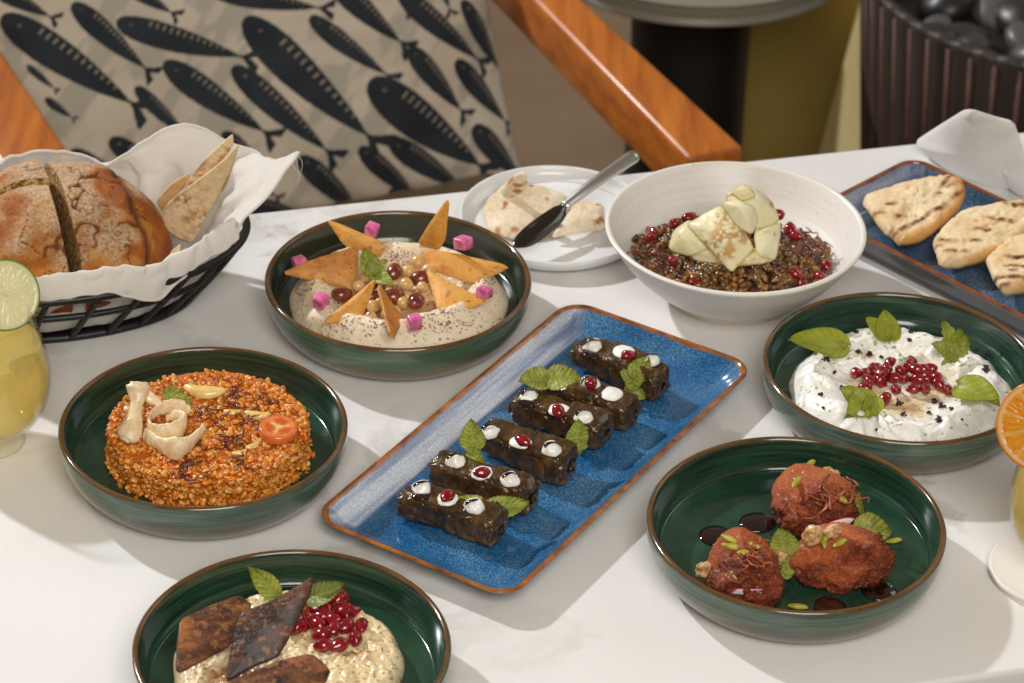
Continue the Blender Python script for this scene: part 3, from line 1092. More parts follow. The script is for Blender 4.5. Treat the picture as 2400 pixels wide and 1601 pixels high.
puff([(672, 345, .066), (662, 450, .058), (640, 600, .049), (600, 730, .041), (560, 800, .037)], 0.0092, 'pale rolled cracker standing upright on the bulgur', 1, 0.6)
puff([(1040, 590, .038), (960, 545, .042), (850, 545, .045), (765, 600, .045), (745, 680, .043), (800, 735, .041), (900, 740, .040), (985, 700, .040), (1010, 640, .041), (950, 610, .041), (880, 625, .041)], 0.0030, 'pale curled cracker ring on the bulgur', 2, 3.0)
puff([(715, 745, .038), (800, 800, .038), (900, 845, .038), (985, 850, .038), (1080, 790, .040), (1170, 690, .044)], 0.0042, 'pale bent cracker lying before the curled one', 3, 2.3)
puff([(740, 420, .045), (800, 500, .044), (870, 540, .042)], 0.006, 'small pale cracker behind the curled one', 4, 0.6)
puff([(560, 540, .038), (610, 560, .039), (690, 600, .038)], 0.0035, 'thin pale cracker tip poking out past the upright roll', 5, 0.7)

t = mat('lemon', (226, 190, 104), (240, 216, 150), ns=120, rough=0.25, sss=0.4, coat=0.5, coatr=0.1, bs=240, bst=0.5, bd=0.001)
t.sssr((0.006, 0.005, 0.001))
for x, y, ln, a, lab in ((1170, 425, .033, -.1, 'large peeled lemon segment on the bulgur by the crackers'), (1575, 600, .020, -.1, 'lemon segment beside the tomato slice'), (1385, 575, .013, .1, 'small lemon scrap between two fried onion tangles'),
                         (1445, 885, .012, .5, 'lemon scrap on the front half of the bulgur'), (1552, 830, .013, .8, 'lemon scrap in front of the tomato slice')):
    v, f = ico(3)
    s_ = np.sqrt(np.clip(1 - (v[:, 0]) ** 2, 0, 1))
    v = v * np.array([ln / 2, ln * 0.17, ln * 0.13])
    v[:, 1] += 0.12 * ln * (v[:, 0] / (ln / 2)) ** 2
    v = v + 0.0006 * np.stack([0 * s_, fbm(v * 400, 2, 5), fbm(v * 400, 2, 6)], 1)
    O('lemon_segment', mesh('lemon_segment', v, f, 'lemon'), None, lab, 'lemon', 'lemon pieces on the bulgur', loc=zB(x, y, BZ + 0.0022), rot=(0.3, 0, a))

# tomato slice
n = 72
v, f = lathe(smooth_profile([(0, -0.004), (0.010, -0.004), (0.0135, -0.003), (0.0145, 0.0), (0.0140, 0.0032), (0.0120, 0.0040), (0.006, 0.0036), (0, 0.0036)], 4), n)
rr = np.hypot(v[:, 0], v[:, 1]); th = np.arctan2(v[:, 1], v[:, 0])
c = mixc((238, 134, 66), (246, 168, 100), 0.5 + fbm(v * 300, 3, 2))
c = mixc(c, (214, 88, 34), sstep(.3, .8, np.abs(np.sin(th * 1.5))) * sstep(.0105, .009, rr) * sstep(.002, .0035, rr) * .8)
c = mixc(c, (250, 216, 150), np.exp(-(rr / 0.0028) ** 2) + 0.8 * np.exp(-((np.abs(np.sin(th * 1.5)) * rr) / 0.0011) ** 2) * (rr < 0.009))
c = mixc(c, (232, 112, 58), sstep(0.0105, 0.0125, rr) * 0.7)
t = mat('tomato', None, col=True, ns=300, rough=0.12, sss=0.5, coat=0.8, coatr=0.05, bs=400, bst=0.3, bd=0.0006)
t.sssr((0.01, 0.003, 0.001))
O('tomato_slice', mesh('tomato_slice', v, f, 'tomato', True, c), None, 'round orange red cherry tomato slice lying on the bulgur', 'tomato', loc=zB(1738, 716, BZ + 0.0042), rot=(0.06, 0.04, 0.3))
onion_bits(None, [zB(x, y, BZ + 0.0018) for x, y in ((1080, 800), (1040, 960), (1000, 1000), (1120, 1050), (1340, 810), (1430, 800), (1400, 520), (1640, 500), (1250, 640), (1480, 640), (1400, 400), (1480, 960), (1210, 570))],
           'fried_onion', 'dark fried onion tangle on the orange bulgur', 'fried onions on the bulgur', 0.024, 0.0008, 4, 21)
sprig('green leaf half tucked under the pale crackers on the bulgur', zB(870, 420, BZ + .010), [(zB(1080, 520, BZ + .004), .014)], group=None, name='green_leaf', cat='leaf', serr=0.02)

# ================================================================== DOLMA ON THE BLUE PLATTER
zP = zoomer(720, 680, 2.148)
t = NT('vine_leaf'); MATS['vine_leaf'] = t.m
n1 = t.noise(70, 6, 0.6); n2 = t.noise(340, 4, 0.6)
c = t.ramp(n1, [(0.3, (36, 26, 13)), (0.5, (70, 48, 22)), (0.72, (114, 78, 36))])
vo = t.n('ShaderNodeTexVoronoi', feature='DISTANCE_TO_EDGE'); vo.inputs['Scale'].default_value = 75
wn = t.n('ShaderNodeVectorMath', operation='MULTIPLY_ADD')
nz = t.n('ShaderNodeTexNoise'); nz.inputs['Scale'].default_value = 60
t.l(t.tc.outputs['Object'], nz.inputs['Vector']); t.l(nz.outputs['Color'], wn.inputs[0]); wn.inputs[1].default_value = (0.012, 0.012, 0.012)
t.l(t.tc.outputs['Object'], wn.inputs[2]); t.l(wn.outputs[0], vo.inputs['Vector'])
ve = t.ramp(vo.outputs['Distance'], [(0.0, 1.0), (0.03, 0.0)])
t.base(t.mix(t.mix(0.4, (0, 0, 0), ve), c, (124, 84, 40)))
t.set(rough=t.ramp(n1, [(0.35, 0.2), (0.65, 0.4)]), coat=0.3, coatr=0.12, spec=0.45)
t.bump(n2, 0.2, 0.0006); t.bump(ve, 0.25, 0.0006); t.bump(n1, 0.25, 0.0012)


def dolma_mesh(Lh, W, H, seed):
    nu, nv = 120, 72
    u = np.linspace(-1, 1, nu)
    a = np.linspace(0, 2 * np.pi, nv, endpoint=False)
    U, Aa = np.meshgrid(u, a, indexing='ij')
    p = 2 / 4.2
    cx = np.sign(np.cos(Aa)) * np.abs(np.cos(Aa)) ** p
    cz = np.sign(np.sin(Aa)) * np.abs(np.sin(Aa)) ** p
    end = (1 - np.abs(U) ** 9) ** 0.4
    end = np.maximum(end, 0.02)
    x = U * Lh * (1 - 0.03 * (1 - end))
    tap = 1 + 0.07 * np.sin(U * 2.2 + seed * 1.9) + 0.04 * np.sin(U * 5 + seed)
    y = cx * W / 2 * end * tap + 0.0022 * np.sin(U * 1.7 + seed * 2.3)
    z = cz * H / 2 * end * (1 + 0.05 * np.sin(U * 3 + seed * 1.3))
    P = np.stack([x, y, z], -1)
    N = np.stack([0 * x, cx, cz], -1)
    N /= np.linalg.norm(N, axis=-1)[..., None] + 1e-9
    d = 0.0022 * fbm(P * 48 + seed * 3, 3, seed)
    rid = 1 - np.abs(fbm(P * np.array([60, 130, 130]) + seed, 3, seed + 3))
    d -= 0.0016 * np.clip(rid - 0.86, 0, 1) * 7
    # overlapping leaf edge running obliquely round the roll, and puckered ends
    ph = U * 1.6 + np.sin(Aa + seed) * 0.25 + 0.3 * np.sin(seed * 2.1)
    d += 0.0016 * sstep(0.0, 0.05, ph) + 0.0009 * sstep(0.9, 0.95, ph + 0.5 * np.cos(Aa))
    d += 0.0022 * np.sin(Aa * 5 + 9 * fbm(P * 60, 2, seed + 8)) * sstep(0.84, 1.0, np.abs(U))
    d += 0.0012 * fbm(P * 190, 3, seed + 11) * (0.5 + 1.2 * sstep(0.75, 1, np.abs(U)))
    P = P + N * d[..., None]
    P[..., 0] += 0.0025 * fbm(P * 120, 3, seed + 20) * sstep(0.85, 1, np.abs(U))
    v = P.reshape(-1, 3)
    v = np.vstack([v, [[-Lh * 0.995, 0, 0], [Lh * 0.995, 0, 0]]])
    k = len(v) - 2
    g = [list(map(int, q)) for q in grid_faces(nu, nv, wrap_m=True)]
    g += [[k, (j + 1) % nv, j] for j in range(nv)]
    e = (nu - 1) * nv
    g += [[k + 1, e + j, e + (j + 1) % nv] for j in range(nv)]
    v[:, 2] -= v[:, 2].min()
    return v, g


def dot_mesh(seed, R=0.0058, H=0.0042):
    v, f = ico(4)
    v[:, 2] = np.where(v[:, 2] < 0, v[:, 2] * 0.15, v[:, 2])
    d = 1 + 0.24 * fbm(v * 1.1 + seed * 4, 2, seed)
    v = v * d[:, None] * np.array([R, R, H])
    v[:, 0] += 0.10 * R * np.sin(seed)
    return v, f


DH = 0.0225
DOL = [
    (((1345, 265), (1815, 440)), [(1440, 288), (1590, 332), (1728, 380)], (1608, 330), 'rolled vine leaf at the end of the row by the empty platter corner'),
    (((1180, 425), (1660, 590)), [(1428, 482), (1530, 540)], (1430, 468), 'rolled vine leaf tucked behind another, under two round mint leaves'),
    (((1035, 525), (1515, 690)), [(1122, 545), (1275, 605), (1395, 650)], (1262, 604), 'rolled vine leaf in front of the tucked one, with a wide balsamic smear'),
    (((875, 690), (1345, 850)), [(920, 722), (1070, 785), (1222, 842)], (1090, 762), 'flat topped rolled vine leaf between two upright mint sprigs'),
    (((632, 835), (1145, 1015)), [(740, 872), (880, 932), (1018, 982)], (880, 920), 'rolled vine leaf under the tall mint sprig'),
    (((475, 1000), (985, 1165)), [(578, 1008), (702, 1062), (838, 1108)], (705, 1038), 'rolled vine leaf at the end of the row with a big pomegranate seed'),
]
DT = PLZ + DH
for k, ((a_, b_), dots, sd, lab) in enumerate(DOL):
    pa, pb = zP(*a_, DT - 0.002), zP(*b_, DT - 0.002)
    mid = (pa + pb) / 2
    d = pb - pa
    Lh = np.linalg.norm(d) / 2
    ang = math.atan2(d[1], d[0])
    root = O('stuffed_vine_leaf', None, None, lab, 'dolma', 'stuffed vine leaves', loc=(mid[0], mid[1], PLZ), rot=(0, 0, ang))
    v, f = dolma_mesh(Lh, 0.0255 + 0.002 * math.sin(k * 3), DH, k + 1)
    O('rolled_leaf', mesh('rolled_leaf', v, f, 'vine_leaf'), root)
    Ri = rotm(0, 0, -ang)
    for q, (x, y) in enumerate(dots):
        p = zP(x, y, DT + 0.001)
        lp = Ri @ (p - np.array([mid[0], mid[1], PLZ]))
        lp[1] = np.clip(lp[1], -0.0085, 0.0085)
        lp[2] = top_of(v, lp) - 0.0006
        dv, df = dot_mesh(k * 5 + q, 0.0080 if q == 1 else 0.0072, 0.0038 if q == 1 else 0.0064)
        dob = O('yogurt_dot', mesh('yogurt_dot', dv, df, 'yogurt'), root, loc=lp)
        if q != 1:
            # balsamic streak over the dot and down the roll
            sx = -0.0095 - 0.002 * (k % 3)
            pts = []
            for tt in np.linspace(0, 1, 7):
                xx = 0.0050 - 0.0098 * tt + 0.0012 * math.sin(4 * tt + k)
                yy = 0.0034 - 0.0078 * tt
                on_dot = xx ** 2 + yy ** 2 < 0.0073 ** 2
                zz = 0.0069 * math.sqrt(max(0, 1 - (xx ** 2 + yy ** 2) / 0.0076 ** 2)) if on_dot else 0.0010
                pts.append((xx, yy, zz + 0.0005))
            tv, tf = tube(pts, lambda s: 0.0006 + 0.0017 * s, 8, 4, flat=0.35)
            O('balsamic_streak', mesh('balsamic_streak', tv, tf, 'balsamic'), dob)
    if k in (2, 5, 0):
        v2, f2 = dot_mesh(k + 40, 0.007, 0.0012)
        x, y = dots[0]
        p = zP(x - 8, y + 38, DT)
        lp = Ri @ (p - np.array([mid[0], mid[1], PLZ])); lp[1] = np.clip(lp[1], -0.010, 0.010)
        lp[2] = top_of(v, lp) - 0.0004
        O('balsamic_smear', mesh('balsamic_smear', v2 * np.array([1, 0.8, 1]), f2, 'balsamic'), root, loc=lp)
    p = zP(sd[0], sd[1], DT + 0.0062)
    pom(p, 'pomegranate seed on the vine leaf roll ' + ('by the empty platter corner', 'tucked behind another roll', 'with the wide balsamic smear', 'between two upright mint sprigs', 'under the tall mint sprig', 'beside the lying mint sprig')[k], 'seeds on the stuffed vine leaves', 1.2 if k == 5 else 1.0,
        rot=(0.2, -0.2, 0.3 + k * 0.8))
up1 = (0.05, -0.75, 0.65)
sprig('mint sprig with two wide round leaves lying over the tucked vine leaf roll', zP(1212, 452, DT + .006), [(zP(1062, 462, DT + .008), .024, (0, -.5, .86)), (zP(1382, 452, DT + .010), .026, (0, -.5, .86))], curl=0.2, quilt=1.2)
sprig('mint sprig leaning on the side of the roll by the empty corner', zP(1645, 450, DT - .002), [(zP(1705, 340, DT + .009), .020, up1), (zP(1575, 415, DT + .001), .012, up1), (zP(1700, 440, DT), .014, up1),
      (zP(1630, 500, DT - .010), .013, up1), (zP(1705, 545, PLZ + .006), .014, up1, zP(1600, 500, DT - .012))], curl=0.15)
sprig('tall upright mint sprig between two vine leaf rolls', zP(835, 800, DT), [(zP(830, 642, DT + .022), .022, up1), (zP(800, 820, DT - .002), .012, up1), (zP(905, 890, DT + .0), .013, up1, zP(825, 830, DT)), (zP(860, 870, DT + .001), .014, up1, zP(830, 820, DT))], curl=0.15, quilt=1.2)
sprig('upright mint sprig at the end of the flat topped roll', zP(1352, 775, DT - .002), [(zP(1365, 642, DT + .018), .019, up1), (zP(1415, 795, DT - .003), .012, up1), (zP(1320, 800, DT - .004), .010, up1), (zP(1350, 830, DT - .010), .012, up1)], curl=0.15)
sprig('mint sprig lying between the last two vine leaf rolls', zP(905, 1100, DT - .002), [(zP(1112, 1080, DT - .002), .019, (0, -.7, .7)), (zP(752, 1050, DT + .001), .014, (0, -.6, .8)), (zP(925, 1048, DT + .004), .008, up1)], curl=0.15, quilt=1.2)

# ================================================================== LENTILS IN THE WHITE BOWL
zW = zoomer(1050, 330, 2.351, 0.003)
LR = 0.080
lc = zW(1565, 640, 0.034); lc[2] = 0


def lent_h(X, Y):
    s = np.hypot(X, Y) / LR
    z = 0.030 + 0.026 * np.exp(-(s / 0.62) ** 2) - 0.006 * s + 0.004 * fbm(np.stack([X * 45, Y * 45, 0 * X], -1), 2, 4)
    rb = np.hypot(X + lc[0] - WBC[0], Y + lc[1] - WBC[1])
    wall = np.interp(rb, [0, .045, .066, .084, WBR - .009, WBR], [.010, .012, .020, .0365, .054, .07])
    return np.maximum(z, wall + 0.002)


len_ = O('lentils', None, None, 'mound of brown lentils filling the white bowl', 'lentils', loc=(lc[0], lc[1], 0.003))
v, f, s = lumpy_disc(lambda X, Y, s: lent_h(X, Y) - 0.0035, LR * 0.90, 40, 120, zf=0.022)
mat('lentil_base', (46, 28, 14), (74, 46, 22), ns=200, rough=0.5, bs=400, bst=0.6, bd=0.002)
O('lentil_bed', mesh('lentil_bed', v, f, 'lentil_base'), len_)
t = NT('lentil'); MATS['lentil'] = t.m
a = t.n('ShaderNodeAttribute', attribute_name='Col')
t.base(t.mix(1.0, a.outputs['Color'], t.ramp(t.noise(400, 3), [(0.2, 0.7), (0.8, 1.0)]), 'MULTIPLY'))
t.set(rough=0.26, coat=0.5, coatr=0.12, sss=0.1); t.sssr((0.003, 0.0015, 0.0005))
gv, gf = ico(2)
LV = []
for k in range(5):
    g = gv * (1 + 0.10 * fbm(gv * 1.5 + k * 7, 2, k))[:, None] * np.array([1.0, 0.9, 0.55])
    LV.append(g)
lcols = [(140, 96, 42), (112, 76, 36), (166, 118, 54), (100, 62, 34), (128, 96, 50), (152, 98, 42), (84, 50, 30)]
r = np.random.default_rng(31)
lent = []
for _ in range(1900):
    while True:
        x, y = r.uniform(-LR, LR, 2)
        if x * x + y * y < (LR * 0.97 * (1 + 0.04 * math.sin(5 * math.atan2(y, x)))) ** 2:
            break
    z = float(lent_h(np.array([x]), np.array([y]))[0]) - 0.0005 + r.normal() * 0.0012
    lent.append((x, y, z, 0.0030 + 0.0013 * r.random()))
order = sorted(range(len(lent)), key=lambda i: lent[i][1] - lent[i][3] * 20)
LMs = [mesh('lentil', g, gf, 'lentil', True, np.broadcast_to(np.array(c, float), (len(gv), 3))) for g in LV for c in lcols]
A = Acc()
for q, i in enumerate(order):
    x, y, z, s_ = lent[i]
    ro = (r.uniform(-1.3, 1.3), r.uniform(-1.3, 1.3), r.uniform(0, 6.28))
    if q < 300:
        O('lentil', random.choice(LMs), len_, loc=(x, y, z), rot=ro, sc=float(s_))
    else:
        A.add(LV[r.integers(5)] @ rotm(*ro).T * s_ + np.array([x, y, z]), gf, np.array(lcols[r.integers(7)], float) * r.uniform(.85, 1.1))
O('more_lentils', A.mesh('more_lentils', 'lentil'), len_, kind='stuff')
lw = lambda x, y, up=0.0: (lambda z: zW(x, y, z + up))(0.034 if y > 640 else 0.042)
for x, y, z in ((1130, 500, .044), (1250, 455, .048), (1325, 425, .050), (1240, 660, .042), (1825, 408, .056), (1885, 485, .050), (1915, 525, .048), (1915, 735, .036), (2085, 685, .037), (2050, 745, .034), (1115, 530, .043), (1740, 400, .055), (1960, 800, .031), (1360, 780, .034)):
    pom(zW(x, y, z + .002), 'pomegranate seed on the brown lentils', 'pomegranate seeds on the lentils', 1.05)
onion_bits(None, [zW(x, y, z) for x, y, z in ((1150, 640, .041), (1170, 700, .038), (1100, 600, .042), (1850, 690, .040), (1820, 620, .045), (1960, 600, .044), (2030, 600, .042), (1960, 520, .047), (1380, 795, .033), (1470, 790, .033), (2050, 570, .044), (1940, 740, .036), (1700, 760, .036))],
           'fried_onion', 'crisp dark onion strands scattered on the lentils', 'fried onions on the lentils', 0.024, 0.0008, 4, 41)


def zuccol(seed):
    def fn(V, s):
        c = mixc((244, 234, 186), (250, 245, 216), 0.5 + fbm(V * 45, 3, seed))
        c = mixc(c, (196, 198, 96), sstep(0.93, 1.0, s) * 0.7)
        br = sstep(0.02, 0.35, fbm(V * 55, 2, seed + 3)) * sstep(-.1, .4, vnoise(V * 420, seed + 5) + .2)
        c = mixc(c, (196, 138, 66), br * 0.7)
        return mixc(c, (120, 60, 20), sstep(0.50, 0.66, fbm(V * 160, 3, seed + 8)) * 0.6)
    return fn


t = mat('zucchini', None, col=True, ns=0, rough=0.35, sss=0.25, coat=0.15, coatr=0.2, bs=260, bst=0.15, bd=0.0006)
t.sssr((0.005, 0.005, 0.002)); t.translucent(0.25, (250, 240, 196))
zk = O('zucchini_ribbons', None, None, 'folded heap of pale grilled courgette ribbons on the lentils', 'courgette', loc=zW(1560, 600, 0.05))
zkl = np.array(zk.location)
for k, (pts, bg_) in enumerate((
        ([(1210, 600, .058), (1235, 500, .066), (1330, 430, .076), (1430, 500, .074), (1440, 600, .064), (1340, 640, .056)], .006),
        ([(1345, 660, .052), (1340, 580, .062), (1480, 560, .070), (1690, 590, .066), (1800, 590, .060), (1805, 665, .050), (1600, 690, .048)], .007),
        ([(1680, 520, .070), (1700, 460, .078), (1835, 445, .070), (1825, 560, .060), (1810, 660, .052), (1700, 640, .060)], .005),
        ([(1530, 290, .100), (1620, 235, .108), (1720, 270, .102), (1790, 340, .092), (1830, 450, .076), (1720, 490, .080), (1640, 430, .092), (1540, 370, .094)], .006),
        ([(1310, 465, .078), (1420, 390, .088), (1510, 350, .094), (1610, 450, .088), (1690, 590, .072), (1620, 670, .062), (1560, 730, .055), (1450, 600, .072)], .006),
        ([(1500, 350, .096), (1580, 320, .102), (1690, 360, .098), (1712, 430, .088), (1680, 520, .080), (1600, 480, .088)], .007),
        ([(1560, 285, .104), (1610, 250, .110), (1680, 265, .108), (1700, 310, .104), (1620, 330, .104)], .003))):
    P = np.array([zW(*p) for p in pts])
    v, f, c, base = patch(P, thick=0.0016, bulge=bg_ + .003, rings=24, n=140, rag=0.02, amp=0.0030, nsc=48, round_=2, flat=0.5, seed=60 + k, colf=zuccol(60 + k), local=True)
    O('ribbon', mesh('ribbon', v, f, 'zucchini', True, c), zk, loc=base - zkl)

# ================================================================== LABNEH
zD = zoomer(1760, 660, 3.409, DZ)
lb = zD(1200, 818, 0.020); lb[2] = DZ
LBR = 0.0850


def lab_h(X, Y, s):
    P = np.stack([X, Y, 0 * X], -1)
    th = np.arctan2(Y, X)
    ridge = np.exp(-((s - 0.76) / 0.19) ** 2)
    z = 0.0165 + 0.0105 * ridge
    w = fbm(P * 22, 2, 6)
    z += 0.0055 * fbm(P * 55 + w[:, None] * 1.8, 3, 2) * (0.35 + 0.65 * sstep(0.4, 0.7, s))
    z += 0.0016 * (1 - np.abs(fbm(P * 95 + w[:, None] * 2, 3, 12))) * ridge + 0.0006 * fbm(P * 380, 3, 7)
    z = FLOORZ + (z - FLOORZ) * np.sqrt(np.clip(1 - s ** 8, 0, 1))
    return np.maximum(z, FLOORZ)


V_l, F_l, s_l = lumpy_disc(lab_h, LBR, 150, 360, outline=lambda a: 1 + 0.02 * np.sin(4 * a) + 0.015 * np.sin(9 * a + 1) + 0.008 * np.sin(17 * a))
cc = mixc((234, 230, 220), (246, 244, 238), 0.5 + fbm(V_l * 70, 3, 1))
oilm = sstep(0.62, 0.3, s_l) * sstep(0.15, 0.5, 0.5 + fbm(V_l * 40, 3, 9))
oilm = np.append(oilm, 0) if len(oilm) < len(V_l) else oilm
cc = mixc(cc, (216, 190, 140), oilm * 0.75)
hz = np.zeros(len(V_l))
for x, y, rx, am in ((1250, 1010, .010, 1), (1470, 960, .008, .9), (940, 590, .006, .8), (1620, 720, .004, .6), (1180, 980, .008, .7)):
    p = on(zD, V_l, lb, x, y, .02) - lb
    hz = np.maximum(hz, am * np.exp(-((V_l[:, 0] - p[0]) ** 2 + (1.6 * (V_l[:, 1] - p[1])) ** 2) / rx ** 2))
cc = mixc(cc, (120, 66, 22), np.clip(hz * 0.85 * (0.6 + 0.6 * fbm(V_l * 150, 3, 3)), 0, 0.9))
herb = sstep(0.50, 0.6, fbm(V_l * np.array([260, 420, 300]), 2, 22))
cc = mixc(cc, (96, 116, 60), herb * 0.7)
t = mat('labneh', None, col=True, ns=0, rough=0.35, sss=0.25, bs=420, bst=0.4, bd=0.0009, coat=0.15, coatr=0.2)
t.sssr((0.004, 0.003, 0.002))
O('labneh', mesh('labneh', V_l, F_l, 'labneh', True, cc), None, 'lumpy white labneh ring flecked with herbs and oil', 'labneh', loc=lb)
for x, y in ((840, 730), (912, 730), (1000, 690), (1110, 645), (1050, 722), (942, 790), (1030, 790), (1140, 772), (1200, 712), (1262, 668), (1330, 700), (1382, 700), (1450, 697), (1330, 780), (1430, 772), (1500, 812),
             (895, 855), (1160, 865), (1300, 857), (1390, 857), (1570, 862), (1070, 940), (1285, 640), (975, 700), (1225, 775), (1490, 770), (1380, 745), (1090, 700)):
    p = on(zD, V_l, lb, x, y, .02, 0.0)
    up = 0.0035 + (0.004 if abs(x - 1200) < 200 and 640 < y < 740 else 0)
    pom(zD(x, y, p[2] - DZ + up), 'pomegranate seed in the heap on the white labneh', 'pomegranate seeds on the labneh', 1.02)
r = np.random.default_rng(77)
bcr, bcf = ico(1)
for x, y, sp, k in ((720, 420, 26, 14), (840, 405, 12, 5), (1280, 395, 14, 7), (1270, 465, 14, 7), (865, 558, 14, 7), (945, 580, 18, 9), (600, 612, 20, 10), (1790, 545, 12, 6), (1880, 570, 24, 13), (1880, 700, 22, 14), (670, 725, 10, 4), (560, 905, 8, 4), (580, 1012, 6, 3),
                    (1180, 975, 18, 10), (1465, 955, 16, 8), (1530, 995, 24, 8), (1220, 1058, 14, 7), (1505, 1105, 18, 12), (1690, 1092, 18, 8), (1605, 1020, 10, 4), (1150, 1165, 10, 3), (1425, 1050, 10, 4), (1040, 605, 8, 3), (720, 840, 6, 3), (1000, 1180, 5, 1)):
    A = Acc()
    for _ in range(int(k * 1.8)):
        p = on(zD, V_l, lb, x + r.normal() * sp * .65, y + r.normal() * sp * 0.55, .024, 0.0004, 2) - lb
        g = bcr * (1 + 0.35 * fbm(bcr * 2 + r.random() * 50, 2, 3))[:, None]
        A.add(g * (0.0006 + 0.0008 * r.random()) + p, bcf)
    O('black_crumbs', A.mesh('black_crumbs', 'black_crumb'), None, 'small clump of black crumbs on the white labneh', 'crumbs', 'black crumbs on the labneh', loc=lb)
LG = dict(c1=(158, 170, 46), c2=(204, 208, 96), serr=0.0, quilt=0.25, teeth=3)
up2 = (0.0, -0.55, 0.83)
dl = lambda x, y, z: zD(x, y, z)
sprig('broad green leaf hanging off the labneh towards the white bowl', dl(765, 520, .031), [(dl(290, 498, .040), .026, (0.1, -.6, .8)), (dl(700, 500, .034), .008, up2)], 'green leaves on the labneh', cat='leaf', name='green_leaf', **LG)
sprig('three lobed green leaf standing at the back of the labneh', dl(1105, 455, .028), [(dl(922, 280, .042), .016, up1), (dl(1060, 228, .046), .020, up1), (dl(1182, 345, .037), .013, up1)], 'green leaves on the labneh', cat='leaf', name='green_leaf', **LG)
sprig('frilly green leaf cluster on the labneh near the bread tray', dl(1640, 590, .028), [(dl(1440, 490, .037), .017, up1), (dl(1520, 330, .044), .016, up1), (dl(1650, 375, .044), .015, up1), (dl(1722, 430, .040), .016, up1), (dl(1522, 672, .027), .010, up1)], 'green leaves on the labneh', cat='leaf', name='green_leaf',
      c1=(150, 166, 54), c2=(200, 206, 108), serr=0.25, quilt=0.7, teeth=5, curl=0.4)
sprig('wide pale green leaf on the labneh beside the orange slice', dl(1655, 835, .030), [(dl(1995, 985, .033), .030, (0.1, -.45, .85)), (dl(1765, 755, .036), .004, up2)], 'green leaves on the labneh', cat='leaf', name='green_leaf', **LG)
sprig('curved green leaf on the labneh below the pomegranate heap', dl(990, 935, .029), [(dl(725, 1085, .030), .028, (0.1, -.5, .85)), (dl(880, 1030, .033), .010, up2), (dl(700, 870, .038), .016, up2, dl(890, 960, .032))], 'green leaves on the labneh', cat='leaf', name='green_leaf', **LG)

# ================================================================== QUENELLES
zC = zoomer(1500, 1050, 3.918, DZ)
t = NT('kibbeh'); MATS['kibbeh'] = t.m
a = t.n('ShaderNodeAttribute', attribute_name='Col')
t.base(t.mix(1.0, a.outputs['Color'], t.ramp(t.noise(700, 4), [(0.25, 0.62), (0.7, 1.0)]), 'MULTIPLY'))
t.set(rough=0.48, coat=0.12, coatr=0.2)
t.bump(t.noise(1100, 3, 0.7), 0.9, 0.0014)


def quenelle(loc, ax, rz, seed, lab, tilt=0.0):
    v, f = ico(6)
    v0 = v.copy()
    # three sided spoon shape: ridge along the top, flatter flanks, blunt pointed tips
    ang = np.arctan2(v[:, 2], v[:, 1])
    rid = 1 - 0.14 * np.cos(3 * (ang - math.pi / 2)) * -1 * (1 - v[:, 0] ** 2)
    v = v * np.stack([np.ones(len(v)), rid, rid], 1)
    rf = np.random.default_rng(seed + 70)
    for _ in range(7):
        nf = rf.normal(size=3); nf /= np.linalg.norm(nf)
        if nf[2] < -0.3:
            nf[2] *= -1
        v -= np.outer(np.maximum(v @ nf - (0.74 + 0.1 * rf.random()), 0) * 0.8, nf)
    v = v * 1.06 * np.array(ax)
    nrm = v0 / np.array(ax); nrm /= np.linalg.norm(nrm, axis=1)[:, None]
    rough = sstep(-0.55, 0.05, v0[:, 0] * 0.8 - v0[:, 2] * 0.6 + 0.8 * fbm(v0 * 1.4 + seed, 2, seed))
    d = 0.0006 * fbm(v * 700, 2, seed) + 0.0008 * np.abs(vnoise(v * 900, seed + 1)) + rough * (0.0040 * fbm(v * 120 + seed, 2, seed + 2, 0.6) + 0.0052 * np.abs(fbm(v * 250, 3, seed + 6, 0.65)) - 0.001)
    v = v + nrm * d[:, None]
    c = mixc((186, 84, 30), (208, 112, 50), 0.5 + fbm(v * 130, 3, seed))
    c2 = mixc((102, 32, 9), (166, 68, 24), 0.5 + 0.9 * fbm(v * 190, 4, seed + 1))
    c = mixc(c, c2, rough)
    c = mixc(c, (220, 156, 92), sstep(0.45, 0.6, vnoise(v * 900, seed)) * 0.5)
    v = v @ rotm(0, tilt, rz).T
    v[:, 2] = np.maximum(v[:, 2], -ax[2] * 0.72)
    p = np.array(loc); p[2] = FLOORZ + DZ - v[:, 2].min()
    O('quenelle', mesh('quenelle', v, f, 'kibbeh', True, c), None, lab, 'quenelle', 'red brown quenelles', loc=p)
    return v, p


KV = []
KV.append(quenelle(zC(1650, 490, .026), (.0345, .0255, .0245), math.radians(-38), 3, 'red brown quenelle standing behind, draped with long onion strands', 0.05))
KV.append(quenelle(zC(1840, 985, .024), (.0365, .0225, .0215), math.radians(6), 5, 'darkest rough quenelle with walnut and a mint leaf on top'))
KV.append(quenelle(zC(985, 1130, .024), (.0330, .0240, .0235), math.radians(-72), 8, 'quenelle with pistachio slivers and a walnut piece at its foot'))


def onK(k, x, y, lift=0.0):
    v, p = KV[k]
    z = 0.03
    for _ in range(4):
        q = zC(x, y, z)
        d = (v[:, 0] + p[0] - q[0]) ** 2 + (v[:, 1] + p[1] - q[1]) ** 2
        near = d < 0.002 ** 2
        z = (v[near, 2].max() if near.any() else v[np.argmin(d), 2]) + p[2] - DZ
    q = zC(x, y, z + lift)
    return q


def nut_mesh(k, sc):
    v, f = ico(4)
    v = v * (1 + 0.35 * fbm(v * 1.5 + k * 3, 3, k) - 0.22 * (1 - np.abs(fbm(v * 2.2 + k, 2, k + 4))))[:, None]
    return mesh('walnut_piece', v * np.array([1.2, 0.9, 0.8]) * sc, f, 'walnut')


